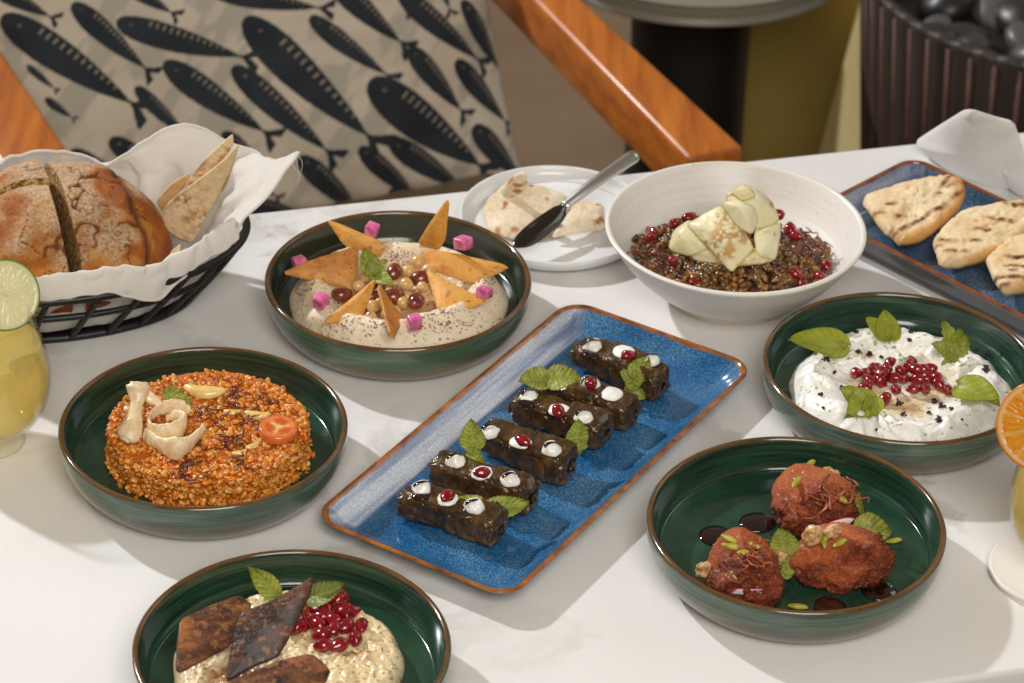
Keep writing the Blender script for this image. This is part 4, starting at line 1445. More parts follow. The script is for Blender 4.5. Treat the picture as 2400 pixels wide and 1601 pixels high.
for k, (kk, x, y, lab, sc) in enumerate(((0, 1720, 240, 'walnut piece on top of the standing quenelle', .0075), (0, 1790, 290, 'second walnut piece beside the first on the standing quenelle', .0065),
                                         (1, 1580, 810, 'walnut chunk on the near end of the darkest quenelle', .0085), (1, 1770, 760, 'walnut crumb against the radish slice', .0068),
                                         (2, 600, 1120, 'brown walnut piece lying at the foot of a quenelle', .0085), (2, 1310, 1020, 'toasted almond piece under the mint between two quenelles', .0075))):
    p = onK(kk, x, y, 0.003) if k < 4 else zC(x, y, .020 if k == 4 else .024)
    O('walnut_piece', nut_mesh(k, sc), None, lab, 'nut', 'nut pieces on the quenelles', loc=p, rot=(k, k * 2.1, k * 1.3))
pv, pf = ico(3)
PISV = mesh('pistachio_sliver', pv * np.array([.0066, .0021, .0018]) * (1 + 0.12 * fbm(pv * 2, 2, 3))[:, None], pf, 'pistachio')
for kk, x, y, a_, sc in ((0, 1440, 310, 1.0, 1.6), (0, 1595, 205, -.25, 1.5), (0, 1565, 145, .9, 1.1), (0, 1540, 415, .8, 1.0), (0, 1775, 600, -.7, 1.3), (0, 1865, 475, -.9, .7),
                         (1, 1690, 830, 1.3, 1.5), (1, 1735, 790, .9, 1.2), (1, 1835, 870, .6, 1.0), (2, 850, 1130, 1.5, 1.5), (2, 885, 1165, 1.1, 1.3), (2, 970, 1160, -.7, 1.2), (2, 820, 835, -.6, 1.1), (2, 850, 905, -.1, 1.2), (2, 1040, 895, -.6, .9), (2, 950, 960, .1, .7)):
    O('pistachio_sliver', PISV, None, 'yellow green pistachio sliver on a quenelle', 'pistachio', 'pistachio slivers', loc=onK(kk, x, y, .0012), rot=(random.uniform(-.3, .3), random.uniform(-.2, .2), a_ * 1.2), sc=(sc, 1.15, 1.15))
O('pistachio_sliver', PISV, None, 'pistachio sliver lying loose on the green bowl floor', 'pistachio', 'pistachio slivers', loc=zC(2330, 850, FLOORZ + .0016), rot=(0, 0, .3))
O('pistachio_sliver', PISV, None, 'pistachio crumb by the front rim of the sauce dotted bowl', 'pistachio', 'pistachio slivers', loc=zC(1450, 1455, FLOORZ + .0016), rot=(0, 0, -.1), sc=1.1)
onion_bits(None, [onK(0, x, y, .0015) for x, y in ((1600, 480), (1700, 430), (1780, 420), (1850, 380), (1650, 560), (1900, 450), (1420, 560), (1830, 540))] + [onK(2, x, y, .0015) for x, y in ((1050, 1000), (1000, 950), (1080, 1080), (930, 930), (1000, 1130))],
           'fried_onion_light', 'crinkled red brown onion tangle on a quenelle', 'fried onions on the quenelles', 0.019, 0.0009, 3, 51)
A_ = [zC(x, y, z) for x, y, z in ((1340, 600, .020), (1345, 690, .016), (1420, 720, .020), (1500, 650, .031), (1600, 640, .036), (1720, 540, .044), (1850, 420, .047), (1950, 340, .044))]
c0 = np.mean(A_, 0)
v, f = tube(np.array(A_) - c0, lambda s: 0.0016 * (0.75 + 0.25 * math.sin(9 * s)), 8, 6, flat=0.6)
O('onion_strand', mesh('onion_strand', v, f, 'fried_onion_light'), None, 'long looping fried onion strand across the standing quenelle', 'onion', loc=c0)
A_ = [zC(x, y, z) for x, y, z in ((1640, 410, .047), (1670, 340, .050), (1740, 240, .050))]
c0 = np.mean(A_, 0)
v, f = tube(np.array(A_) - c0, lambda s: 0.0014 * (0.4 + 0.6 * math.sin(math.pi * (0.1 + .8 * s))), 8, 6, flat=0.5)
O('onion_strand', mesh('onion_strand', v, f, 'fried_onion'), None, 'short dark onion shard against the walnut on a quenelle', 'onion', loc=c0)


def radcol(V, s):
    return mixc((240, 226, 224), (196, 30, 84), sstep(0.86, 0.94, s))


t = mat('radish', None, col=True, ns=0, rough=0.25, sss=0.2, coat=0.3)
patch_obj('radish_slice', [zC(x, y, z) for x, y, z in ((1650, 752, .036), (1760, 670, .040), (1900, 635, .040), (1985, 645, .038), (1930, 695, .034), (1790, 745, .034))], 'radish', None, 'pink edged radish slice wedged between two quenelles', 'radish', thick=0.0016, colf=radcol, round_=2)
patch_obj('radish_slice', [zC(x, y, z) for x, y, z in ((820, 1335, .026), (880, 1290, .030), (1100, 1290, .029), (1220, 1300, .026), (1100, 1335, .024), (950, 1345, .024))], 'radish', None, 'pink radish slice on the quenelle nearest the bowl rim', 'radish', thick=0.0018, colf=radcol, round_=2)
sprig('mint sprig standing between two of the quenelles', zC(1340, 975, .028), [(zC(1270, 730, .044), .024, up1), (zC(1490, 965, .030), .012, up1), (zC(1460, 1090, .020), .014, (0, -.8, .6), zC(1300, 1090, .022)), (zC(1270, 1080, .022), .014, up1, zC(1400, 1150, .017))], curl=0.1, quilt=1.2)
sprig('single pale mint leaf on top of the darkest quenelle', zC(1970, 735, .034), [(zC(2305, 800, .032), .026, (.1, -.55, .8))], curl=0.2, quilt=1.2)
sprig('mint leaf seen edge on behind the standing quenelle', zC(2040, 690, .020), [(zC(2015, 410, .040), .010, (-.8, -.5, .3)), (zC(2120, 600, .026), .012, up1)], curl=0.1)
for x, y, R_, lab in ((1075, 685, .0128, 'largest dark sauce drop, alone on the green bowl floor'), (690, 805, .0120, 'dark sauce drop touching the quenelle with pistachio slivers'), (2195, 1315, .0122, 'dark sauce drop with a grey reflection by the far side of the rim'), (1745, 1462, .0118, 'dark sauce drop half hidden by the bowl rim')):
    v, f = ico(4)
    v[:, 2] = np.where(v[:, 2] < 0, v[:, 2] * .05, v[:, 2])
    th = np.arctan2(v[:, 1], v[:, 0])
    v = v * np.array([R_, R_ * .96, .0027]) * (1 + .04 * np.sin(2 * th + x))[:, None]
    O('sauce_drop', mesh('sauce_drop', v, f, 'balsamic'), None, lab, 'sauce', 'dark sauce drops', loc=zC(x, y, FLOORZ + .0002))

# ================================================================== AUBERGINE DIP
zE = zoomer(290, 1260, 2.939, DZ)
mb = zE(1130, 790, 0.028); mb[2] = DZ
MR = 0.0765


def mou_h(X, Y, s):
    P = np.stack([X, Y, 0 * X], -1)
    z = 0.0265 + 0.0030 * fbm(P * 35, 3, 4) + 0.0024 * fbm(P * 120, 3, 5) + 0.0016 * fbm(P * 330, 3, 15)
    z = FLOORZ + (z - FLOORZ) * np.sqrt(np.clip(1 - s ** 14, 0, 1))
    return np.maximum(z, FLOORZ)


V_m, F_m, s_m = lumpy_disc(mou_h, MR, 140, 330, outline=lambda a: 1 + 0.012 * np.sin(5 * a) + 0.008 * np.sin(13 * a))
cc = mixc((222, 196, 146), (238, 221, 182), 0.5 + fbm(V_m * 70, 4, 1))
cc = mixc(cc, (150, 88, 40), sstep(0.15, 0.5, fbm(V_m * 45, 4, 31)) * sstep(0.9, 0.6, s_m) * 0.8)
cc = mixc(cc, (110, 52, 24), sstep(0.5, 0.6, vnoise(V_m * 500, 8)) * 0.5)
cc = mixc(cc, (150, 160, 84), sstep(0.72, 0.8, vnoise(V_m * 420, 18)) * 0.5)
t = mat('aubergine_dip', None, col=True, ns=0, rough=0.28, sss=0.2, bs=420, bst=0.6, bd=0.0012, coat=0.4, coatr=0.12)
t.sssr((0.005, 0.003, 0.001))
O('aubergine_dip', mesh('aubergine_dip', V_m, F_m, 'aubergine_dip', True, cc), None, 'oily pale cream aubergine dip pressed into a round', 'dip', loc=mb)


def aubcol(seed, a=(104, 56, 26), b=(160, 98, 48)):
    def fn(V, s):
        u_ = (V[:, 0] * .86 + V[:, 1] * .5); w_ = (-V[:, 0] * .5 + V[:, 1] * .86)
        c = mixc(a, b, 0.5 + 1.1 * fbm(np.stack([u_ * 60, w_ * 190, 0 * u_], -1), 4, seed))
        c = mixc(c, (186, 122, 60), sstep(0.40, 0.55, vnoise(V * 360, seed + 2)) * 0.7)
        c = mixc(c, (50, 24, 14), sstep(0.45, 0.6, vnoise(V * 300, seed + 7)) * 0.7)
        return mixc(c, (22, 14, 12), sstep(0.95, 1.0, s) * 0.9)
    return fn


t = mat('aubergine_chip', None, col=True, ns=500, rough=0.4, coat=0.2, coatr=0.2)
mp = t.n('ShaderNodeMapping'); mp.inputs['Rotation'].default_value = (0, 0, -0.52); mp.inputs['Scale'].default_value = (90, 420, 200)
t.l(t.tc.outputs['Object'], mp.inputs['Vector'])
t.bump(t.noise(1.0, 4, 0.6, mp.outputs['Vector']), 1.0, 0.004); t.bump(t.noise(500, 3), 0.7, 0.0015)
for k, (pts, lab, ca, cb) in enumerate((
        ([(385, 565, .044), (560, 480, .046), (800, 393, .044), (890, 470, .036), (800, 600, .034), (750, 740, .032), (550, 850, .033), (360, 950, .034), (362, 730, .040)], 'golden brown fried aubergine chip lying on the left of the dip', (84, 40, 15), (188, 116, 54)),
        ([(800, 520, .058), (980, 450, .062), (1180, 345, .072), (1312, 255, .082), (1290, 380, .070), (1210, 560, .056), (1120, 730, .044), (1060, 830, .036), (880, 900, .036), (712, 1000, .034), (708, 940, .038), (760, 640, .052)], 'dark pointed aubergine chip propped over the others', (46, 22, 11), (122, 68, 34)),
        ([(715, 1005, .046), (900, 915, .048), (1100, 835, .050), (1295, 795, .048), (1430, 915, .040), (1390, 1000, .036), (1250, 1120, .034), (950, 1180, .036), (740, 1120, .040)], 'ridged brown aubergine chip at the front of the dip', (72, 35, 17), (172, 106, 56)))):
    patch_obj('aubergine_chip', [zE(*p) for p in pts], 'aubergine_chip', None, lab, 'aubergine', 'fried aubergine chips', thick=0.0026, bulge=0.002, rings=26, n=200, flat=1.0, rag=0.014, amp=0.0007, nsc=60, seed=80 + k, colf=aubcol(80 + k, ca, cb), edge_pow=40)
sprig('mint leaf standing upright behind the aubergine chips', zE(1060, 410, .034), [(zE(850, 198, .062), .017, (.2, -.8, .5))], curl=-0.25, quilt=1.0)
sprig('pale mint leaf behind the tip of the dark aubergine chip', zE(1268, 430, .036), [(zE(1530, 318, .050), .018, (0, -.6, .8))], curl=0.15, quilt=0.9, c1=(140, 156, 74), c2=(186, 196, 120))
for x, y, l in ((1420, 390, 8), (1500, 412, 8), (1440, 440, 6), (1310, 480, 5), (1390, 500, 7), (1490, 490, 8), (1530, 525, 6), (1240, 545, 3), (1310, 570, 5), (1440, 565, 7), (1345, 605, 4), (1190, 620, 3), (1450, 630, 5), (1535, 605, 4),
                (1640, 605, 3), (1370, 670, 3.5), (1595, 690, 3.5), (1380, 740, 3), (1485, 740, 3), (1565, 512, 4), (1370, 545, 5), (1240, 590, 3), (1470, 425, 8)):
    p = on(zE, V_m, mb, x, y, .03)
    pom(zE(x, y, p[2] - DZ + .001 + l * .0007), 'pomegranate seed heaped beside the dark aubergine chip', 'pomegranate seeds on the aubergine dip', 1.1)

# ================================================================== PLATE: PITA AND KNIFE
zpl = zoomer(1050, 330, 2.351)


def pitacol(seed):
    def fn(V, s):
        c = mixc((236, 214, 178), (246, 230, 204), 0.5 + fbm(V * 60, 3, seed))
        return mixc(c, (176, 106, 50), sstep(0.34, 0.5, fbm(V * 75, 3, seed + 5)) * 0.85)
    return fn


for k, (pts, lab) in enumerate((
        ([(190, 380, .012), (230, 300, .022), (330, 255, .030), (500, 235, .020), (650, 300, .014), (690, 390, .010), (600, 500, .009), (400, 550, .008), (230, 500, .009)], 'torn white pita lying flat on the small plate'),
        ([(270, 270, .020), (400, 165, .052), (432, 180, .052), (440, 260, .034), (340, 325, .022), (300, 330, .020)], 'pita flap folded upright on the small plate'),
        ([(560, 540, .010), (640, 430, .018), (720, 320, .022), (860, 350, .020), (870, 490, .010), (720, 510, .009)], 'folded pita quarter under the knife'))):
    patch_obj('pita', [zpl(*p) for p in pts], 'flatbread', None, lab, 'pita', 'torn pita on the small plate', thick=0.004, bulge=0.004, rings=18, n=140, rag=0.02, amp=0.003, nsc=45, seed=90 + k, colf=pitacol(90 + k), edge_pow=5)
kp = np.array([zpl(362, 590, .020), zpl(500, 490, .024), zpl(640, 360, .029)])
kh = np.array([zpl(640, 362, .029), zpl(800, 240, .040), zpl(1040, 72, .052)])
kn = O('table_knife', None, None, 'steel table knife with dark reflective blade resting across the small plate', 'knife', loc=kp[1])
bdir = kp[2] - kp[0]; bl = np.linalg.norm(bdir); bdir /= bl
bside = np.cross(bdir, np.array([0.1, -0.35, 0.93])); bside /= np.linalg.norm(bside)
if bside[1] > 0:
    bside = -bside
bnrm = np.cross(bside, bdir)
if bnrm[2] < 0:
    bnrm = -bnrm
prof = [(0.0, 0.0, 0.0), (0.06, -0.004, 0.004), (0.18, -0.0065, 0.0085), (0.4, -0.0075, 0.0105), (0.7, -0.0065, 0.0105), (0.88, -0.005, 0.008), (0.95, -0.0035, 0.0045), (1.0, -0.003, 0.003)]
pr_ = smooth_profile(prof, 6)
vv = []
for s_, a_, b_ in pr_:
    c0 = kp[0] + bdir * bl * s_ - kp[1]
    for w_, h_ in ((a_, 0.0009), ((a_ + b_) / 2, 0.0011), (b_, 0.0002), (b_, -0.0002), ((a_ + b_) / 2, -0.0011), (a_, -0.0009)):
        vv.append(c0 + bside * w_ + bnrm * h_)
g = [list(map(int, q)) for q in grid_faces(len(pr_), 6, wrap_m=True)]
O('blade', mesh('blade', vv, g, 'steel'), kn)
v, f = tube([kh[0] - kp[1], kh[1] - kp[1], kh[2] - kp[1]], lambda s: 0.0042 + 0.0022 * s - 0.002 * (s > 0.985), 14, 12, flat=0.62, upv=bnrm)
O('handle', mesh('handle', v, f, 'bright_steel'), kn)

# ================================================================== TRAY: GRILLED FLATBREAD HALVES
zT = zoomer(1900, 230, 2.851)


def naan(pts, cut, marks, lab, seed, th=0.011):
    P = [zT(*p) for p in pts]
    M = [(zT(x, y, z)[:2], a_, l_) for x, y, z, a_, l_ in marks]

    def col(V, s):
        c = mixc((238, 206, 154), (248, 226, 186), 0.5 + fbm(V * 45, 3, seed))
        dv = V - V[0]
        outw = sstep(-0.1, 0.5, (dv[:, 0] * 0.8 - dv[:, 1] * cut) / 0.03)
        c = mixc(c, (214, 148, 74), sstep(0.66, 0.95, s) * outw * 0.85)
        for m_, a_, l_ in M:
            dx, dy = V[:, 0] - m_[0], V[:, 1] - m_[1]
            u = dx * math.cos(a_) + dy * math.sin(a_)
            w = -dx * math.sin(a_) + dy * math.cos(a_)
            k = np.exp(-(u / l_) ** 4 - (w / (0.0018 + .0012 * np.abs(fbm(V * 90, 2, seed + 2)))) ** 2) * (0.6 + 0.9 * fbm(V * 240, 3, seed + 1))
            c = mixc(c, (104, 48, 16), np.clip(k * 1.2, 0, 0.95))
        return c
    def dim(d):
        return 0.0024 * fbm(d * 60 + seed, 2, seed + 4) + 0.0008 * fbm(d * 190, 2, seed) - 0.0022 * sstep(0.3, 0.6, fbm(d * 110 + seed * 2, 2, seed + 8))
    patch_obj('flatbread_half', P, 'flatbread', None, lab, 'flatbread', 'grilled flatbread halves', thick=th, bulge=0.001, rings=34, n=200, rag=0.006, seed=seed, colf=col, edge_pow=14, bend=dim, round_=3, flat=.8)


ta = math.atan2(tdir[1], tdir[0])
naan([(330, 665, .026), (560, 590, .032), (900, 515, .034), (1010, 555, .032), (1040, 640, .028), (1000, 740, .024), (850, 880, .020), (720, 960, .017), (590, 985, .017), (450, 850, .022)], .5,
     [(900, 550, .036, 1.0, .010), (950, 570, .036, .5, .008), (845, 635, .034, .6, .005), (860, 730, .030, .7, .008), (730, 800, .028, .75, .016), (590, 870, .026, .75, .010), (975, 670, .028, .8, .008), (540, 860, .026, 1.4, .004), (540, 680, .034, 0, .005), (460, 735, .032, 0, .005), (590, 775, .03, 0, .005)],
     'grilled flatbread half lying against the tray end by the white bowl', 111)
naan([(810, 950, .022), (900, 850, .028), (1010, 755, .032), (1180, 735, .034), (1290, 705, .036), (1430, 700, .036), (1540, 740, .034), (1560, 830, .030), (1460, 930, .026), (1330, 1020, .023), (1200, 1070, .021), (1000, 1120, .019), (860, 1130, .019)], .6,
     [(1265, 785, .038, -.2, .012), (1150, 850, .036, -.2, .008), (1095, 920, .034, -.1, .006), (970, 985, .031, -.1, .010), (920, 890, .036, -.3, .008), (1360, 715, .038, -.2, .010), (840, 965, .028, -.2, .005)],
     'grilled flatbread half overlapping the middle of the tray', 121)
naan([(1165, 1085, .026), (1230, 1010, .030), (1330, 940, .034), (1480, 915, .036), (1640, 930, .036), (1760, 1010, .034), (1760, 1120, .030), (1640, 1220, .026), (1460, 1275, .022), (1280, 1310, .020), (1215, 1210, .023)], .6,
     [(1400, 1025, .038, -.2, .012), (1410, 1085, .036, -.1, .014), (1330, 1160, .033, -.1, .016), (1360, 1110, .035, 0, .004), (1280, 1215, .03, .1, .008)],
     'grilled flatbread half at the far end of the tray, cut edge showing', 131)

# ================================================================== NAPKIN, WHITE CUP
t = mat('grey_linen', (208, 207, 204), (218, 217, 214), ns=30, rough=0.85, bs=1400, bst=0.35, bd=0.0006, sheen=0.2)
nap = O('napkin', None, None, 'folded pale linen napkin peaked beside the bread tray', 'napkin', loc=(zT(1100, 400, 0)[0], zT(1100, 400, 0)[1], 0))
nl = np.array(nap.location)
NP = [zT(690, 292, .004), zT(860, 180, .042), zT(1050, 60, .078), zT(1240, 126, .074), zT(1362, 158, .068), zT(1395, 250, .050), zT(1440, 430, .026), zT(1450, 600, .004), zT(1180, 632, .003), zT(940, 500, .003), zT(790, 400, .003)]
NB = [NP[2], NP[3], NP[4], NP[4] + np.array([.020, .045, -.064]), NP[3] + np.array([.010, .055, -.070]), NP[2] + np.array([.006, .055, -.074]), NP[1] + np.array([.010, .030, -.038])]
NR = [zT(1366, 160, .066), zT(1430, 205, .050), zT(1640, 300, .030), zT(1700, 560, .004), zT(1470, 610, .004), zT(1430, 430, .024), zT(1400, 260, .046)]
for nm_, pts_, sd_ in (('front_fold', NP, 7), ('back_fold', NB, 17)):
    v, f, c, base = patch(pts_, thick=.005, bulge=.009, rings=30, n=220, amp=.0016, nsc=14, round_=2, flat=.6, seed=sd_, edge_pow=14, local=True)
    O(nm_, mesh(nm_, v, f, 'grey_linen'), nap, loc=base - nl)
v, f = lathe(smooth_profile([(0, .001), (.020, .001), (.022, 0), (.026, .003), (.034, .018), (.0355, .024), (.0345, .0245), (.033, .022), (.025, .006), (0, .004)], 4), 64)
p = zT(1395, 690, 0.02)
O('white_cup', mesh('white_cup', v, f, 'white_porcelain'), None, 'small white dish half hidden behind the bread tray', 'dish', loc=(p[0] + .024, p[1] + .06, 0))

# ================================================================== BREAD BASKET
zK = zoomer(0, 270, 2.958)
BKC = np.array([-0.380, 2.013, 0.0])
BKA = math.radians(9)
BKZ = 0.060


def bk(a, k, z):
    """point on the basket's oval at angle a; k 0 = base oval, 1 = rim oval"""
    ax = 0.124 + (0.168 - 0.124) * k
    ay = 0.066 + (0.103 - 0.066) * k
    x, y = ax * math.cos(a), ay * math.sin(a)
    return np.array([x * math.cos(BKA) - y * math.sin(BKA), x * math.sin(BKA) + y * math.cos(BKA), z])


bas = O('bread_basket', None, None, 'oval black wire basket lined with white cloth', 'basket', loc=BKC)
AN = np.linspace(0, 2 * np.pi, 40, endpoint=False)
for nm, k, z, rad in (('rim_wire', 1.0, BKZ, .0034), ('middle_wire', 0.62, BKZ * .60, .0026), ('base_wire', 0.02, .0034, .0032)):
    v, f = tube([bk(a, k, z) for a in AN], rad, 10, 4, closed=True)
    O(nm, mesh(nm, v, f, 'black_metal'), bas)
for q in range(26):
    a = q / 26 * 2 * math.pi + 0.08
    v, f = tube([bk(a + .10, 1.0, BKZ - .001), bk(a + .05, .55, BKZ * .52), bk(a, 0.02, .003)], .0026, 8, 5)
    O('rib', mesh('rib', v, f, 'black_metal'), bas)
v, f, s = lumpy_disc(lambda X, Y, s: 0 * X + .0050, 1.0, 6, 80, zf=.0012)
v = np.array([[*(bk(math.atan2(p[1], p[0]), 0, 0)[:2] * math.hypot(p[0], p[1])), p[2]] for p in v])
O('base_plate', mesh('base_plate', v, f, 'black_metal', False), bas)

# ------------------------------------------------------------------ cloth lining the basket
t = NT('white_cloth'); MATS['white_cloth'] = t.m
wv = t.n('ShaderNodeTexWave'); wv.inputs['Scale'].default_value = 260; wv.inputs['Distortion'].default_value = 1.5
t.l(t.tc.outputs['Object'], wv.inputs['Vector'])
t.base(t.ramp(t.noise(40, 4), [(0.3, (242, 240, 235)), (0.7, (250, 248, 244))]))
t.set(rough=0.9, sheen=0.2); t.translucent(0.42, (250, 246, 238))
t.bump(wv.outputs['Fac'], 0.25, 0.0008); t.bump(t.noise(900, 2), 0.2, 0.0005)
edge = [(-20, 690, 345, .118), (12, 640, 372, .100), (28, 590, 350, .088), (50, 520, 322, .098), (72, 445, 280, .114), (88, 370, 302, .110), (104, 290, 355, .090), (118, 240, 380, .078),
        (132, 150, 345, .094), (150, 60, 352, .097), (170, -60, 400, .10), (200, -220, 470, .10), (225, -260, 560, .085), (248, -120, 650, .072), (262, 0, 690, .064), (272, 90, 712, .058), (284, 200, 700, .055), (296, 310, 684, .050), (306, 350, 668, .050),
        (318, 420, 600, .066), (330, 520, 540, .072), (338, 545, 525, .078), (345, 600, 470, .095)]
edge = sorted(edge, key=lambda e: e[0] % 360)
edge = [e for e in edge if not 255 <= e[0] % 360 <= 336]
# outline of the cloth's free edge, by angle about the basket's middle
E3 = np.array([dsp(x, y, z) for _, x, y, z in edge]) - BKC
hang = []
for a_, k_, z_ in ((-106, 1.0, .068), (-94, 1.02, .066), (-82, 1.03, .062), (-72, 1.02, .065), (-63, 1.05, .054), (-56, 1.06, .050), (-50, 1.03, .060), (-40, 1.0, .067), (-31, 1.01, .067), (-24, 1.04, .072)):
    q_ = bk(math.radians(a_), 1.0, z_); q_[:2] *= k_
    hang.append(q_)
E3 = np.vstack([E3, hang])
ea = np.arctan2(E3[:, 1], E3[:, 0] * 0.63)
o_ = np.argsort(ea % (2 * np.pi))
E3, ea = E3[o_], (ea % (2 * np.pi))[o_]
nA, nS = 420, 44
Ang = np.linspace(0, 2 * np.pi, nA, endpoint=False)
Ei = np.stack([np.interp(Ang, np.concatenate([ea[-3:] - 2 * np.pi, ea, ea[:3] + 2 * np.pi]), np.concatenate([E3[-3:, i], E3[:, i], E3[:3, i]])) for i in range(3)], -1)
for _ in range(3):
    Ei = (np.roll(Ei, 1, 0) + 2 * Ei + np.roll(Ei, -1, 0)) / 4
rows = []
for k in range(nS):
    s = k / (nS - 1)
    row = []
    for j, A0 in enumerate(Ang):
        e = Ei[j]
        a = math.atan2(e[1], e[0] * 0.63)
        fl = bk(a, -0.10, 0.008); fl[:2] *= 0.98
        rm = bk(a, 0.93, BKZ - .002)
        rm[:2] *= 0.965
        if s < 0.25:
            p = fl * (s / 0.25) + np.array([0, 0, 0.008]) * (1 - s / 0.25)
        elif s < 0.6:
            t_ = (s - 0.25) / 0.35
            p = fl * (1 - t_) + rm * t_
            p[2] = 0.008 + (BKZ + .005 - 0.008) * t_ ** 1.4
        else:
            t_ = (s - 0.6) / 0.4
            over = np.array([0, 0, 0.017 * math.sin(math.pi * t_)]) * (1 if e[2] < BKZ + .012 else 0.2)
            p = np.array([rm[0], rm[1], BKZ + .005]) * (1 - t_) + e * t_ + over
        row.append(p)
    rows.append(row)
G = np.array(rows)
sS = np.linspace(0, 1, nS)[:, None]
fold = np.sin(Ang * 17 + 2 * np.sin(Ang * 3))[None] * 0.4 + fbm(np.stack([np.cos(Ang) * 6, np.sin(Ang) * 6, 0 * Ang], -1), 3, 4)[None] * 1.0
amp = 0.0058 * sstep(0.1, 0.45, sS) * (1 - 0.7 * sstep(0.65, 1, sS))
rad = G.copy(); rad[..., 2] = 0; rad /= np.linalg.norm(rad, axis=-1)[..., None] + 1e-9
inward = np.minimum(fold, 0.15) * amp
G = G + rad * inward[..., None]
G[..., 2] += 0.0036 * fbm(G * 38, 3, 8) * sstep(0.55, 0.9, sS) + 0.0012 * fbm(G * 110, 3, 18)
crs = np.abs(fbm(G * np.array([30, 30, 22]) + 3, 3, 28))
G += rad * (-0.0040 * sstep(0.2, 0.0, crs) * sstep(0.3, 0.6, sS) * (1 - 0.6 * sstep(0.75, 1, sS)))[..., None]
V = G.reshape(-1, 3)
Vd = V.copy()
fc = grid_faces(nS, nA, wrap_m=True)
cloth = O('basket_cloth', mesh('basket_cloth', V, fc, 'white_cloth'), None, 'white cotton cloth with frayed corners draped inside the basket', 'cloth', loc=BKC)
sm = cloth.modifiers.new('thickness', 'SOLIDIFY'); sm.thickness = 0.0014; sm.offset = 0
sb = cloth.modifiers.new('smooth', 'SUBSURF'); sb.levels = sb.render_levels = 1
# stitched hem and loose threads
hem = V.reshape(nS, nA, 3)[-1][::3]
v, f = tube(hem, .0013, 6, 2, closed=True)
O('hem', mesh('hem', v, f, 'white_cloth'), cloth)
r = np.random.default_rng(3)
tip = dsp(680, 352, .118) - BKC
for k in range(3):
    v, f = tube([tip, tip + np.array([.004 * k - .003, -.003, -.008]), tip + np.array([.006 - .003 * k, -.004, -.020 - .004 * k])], .00025, 4, 5)
    O('thread', mesh('thread', v, f, 'white_cloth'), cloth)

# ------------------------------------------------------------------ round loaf cut in three
t = NT('crust'); MATS['crust'] = t.m
at_ = t.n('ShaderNodeAttribute', attribute_name='Col')
t.base(t.mix(1.0, at_.outputs['Color'], t.ramp(t.noise(420, 5, 0.65), [(0.3, 0.62), (0.7, 1.0)]), 'MULTIPLY'))
t.set(rough=0.55, spec=0.35, sss=0.05); t.sssr((0.003, 0.0015, 0.0005))
t.bump(t.noise(330, 6, 0.7), 1.0, 0.0022)
mat('crumb', (150, 96, 44), (232, 190, 124), lo=.42, hi=.56, ns=240, rough=0.85, bs=360, bst=1.0, bd=0.004)
LOC = np.array([-0.356, 2.006, 0.040])
LR_ = np.array([0.081, 0.074, 0.076])


def loaf_verts(v):
    n = v.copy()
    lo = np.where(v[:, 2] < 0, 0.35, 1.0)
    d = 0.045 * fbm(v * 1.3, 3, 2) + 0.02 * fbm(v * 4, 3, 4) + 0.008 * fbm(v * 14, 3, 6)
    crack = 1 - np.abs(fbm(v * 2.6 + 0.5 * fbm(v * 5, 2, 9)[:, None], 2, 7))
    cr = sstep(0.955, 0.995, crack)
    d -= 0.022 * cr
    # torn ear across the shoulder
    ear = v[:, 0] * 0.86 + v[:, 1] * 0.35 - 0.52 + 0.10 * fbm(v * 3, 2, 13)
    d += 0.035 * sstep(-0.01, 0.02, -ear) * sstep(0.25, 0.0, -ear) - 0.03 * np.exp(-(ear / 0.035) ** 2) * (v[:, 2] > 0.05)
    w = n * (1 + d)[:, None] * LR_
    w[:, 2] *= lo
    w[:, :2] *= (1 + 0.30 * np.minimum(v[:, 2], 0))[:, None]
    # colour: floury crown, brown flanks, dark ear
    flour = sstep(-0.05, 0.5, fbm(v * 2.0 + 4, 3, 21) + 0.9 * (v[:, 2] - 0.5)) * sstep(-.45, .4, fbm(v * 80, 4, 25, .65) + .18)
    c = mixc((158, 78, 18), (208, 124, 40), 0.5 + 0.9 * fbm(v * 5, 4, 22))
    c = mixc(c, (222, 152, 66), sstep(0.1, 0.5, fbm(v * 3.4, 3, 33)) * 0.8)
    c = mixc(c, (230, 216, 192), flour * 0.82)
    c = mixc(c, (84, 34, 12), np.exp(-(ear / 0.05) ** 2) * (v[:, 2] > 0.05) * 0.85)
    c = mixc(c, (112, 54, 18), cr * 0.9)
    c = mixc(c, (142, 62, 16), sstep(0.35, -0.05, v[:, 2]) * 0.6)
    return w, c


# long cut seen in the photo: a vertical plane through two points of the crown
c1, c2 = dsp(112, 410, .110), dsp(158, 636, .050)
cd_ = c2 - c1; cd_[2] = 0; cd_ /= np.linalg.norm(cd_)
cn = np.array([cd_[1], -cd_[0], 0.0])
if cn[0] < 0:
    cn = -cn
cutp = (c1 + c2) / 2; cutp[2] = 0
x1, x2 = zK(80, 548, .105), zK(318, 508, .112)
xd = x2 - x1; xd[2] = 0; xd /= np.linalg.norm(xd)
xn = np.array([-xd[1], xd[0], 0.0])
xp = (x1 + x2) / 2; xp[2] = 0


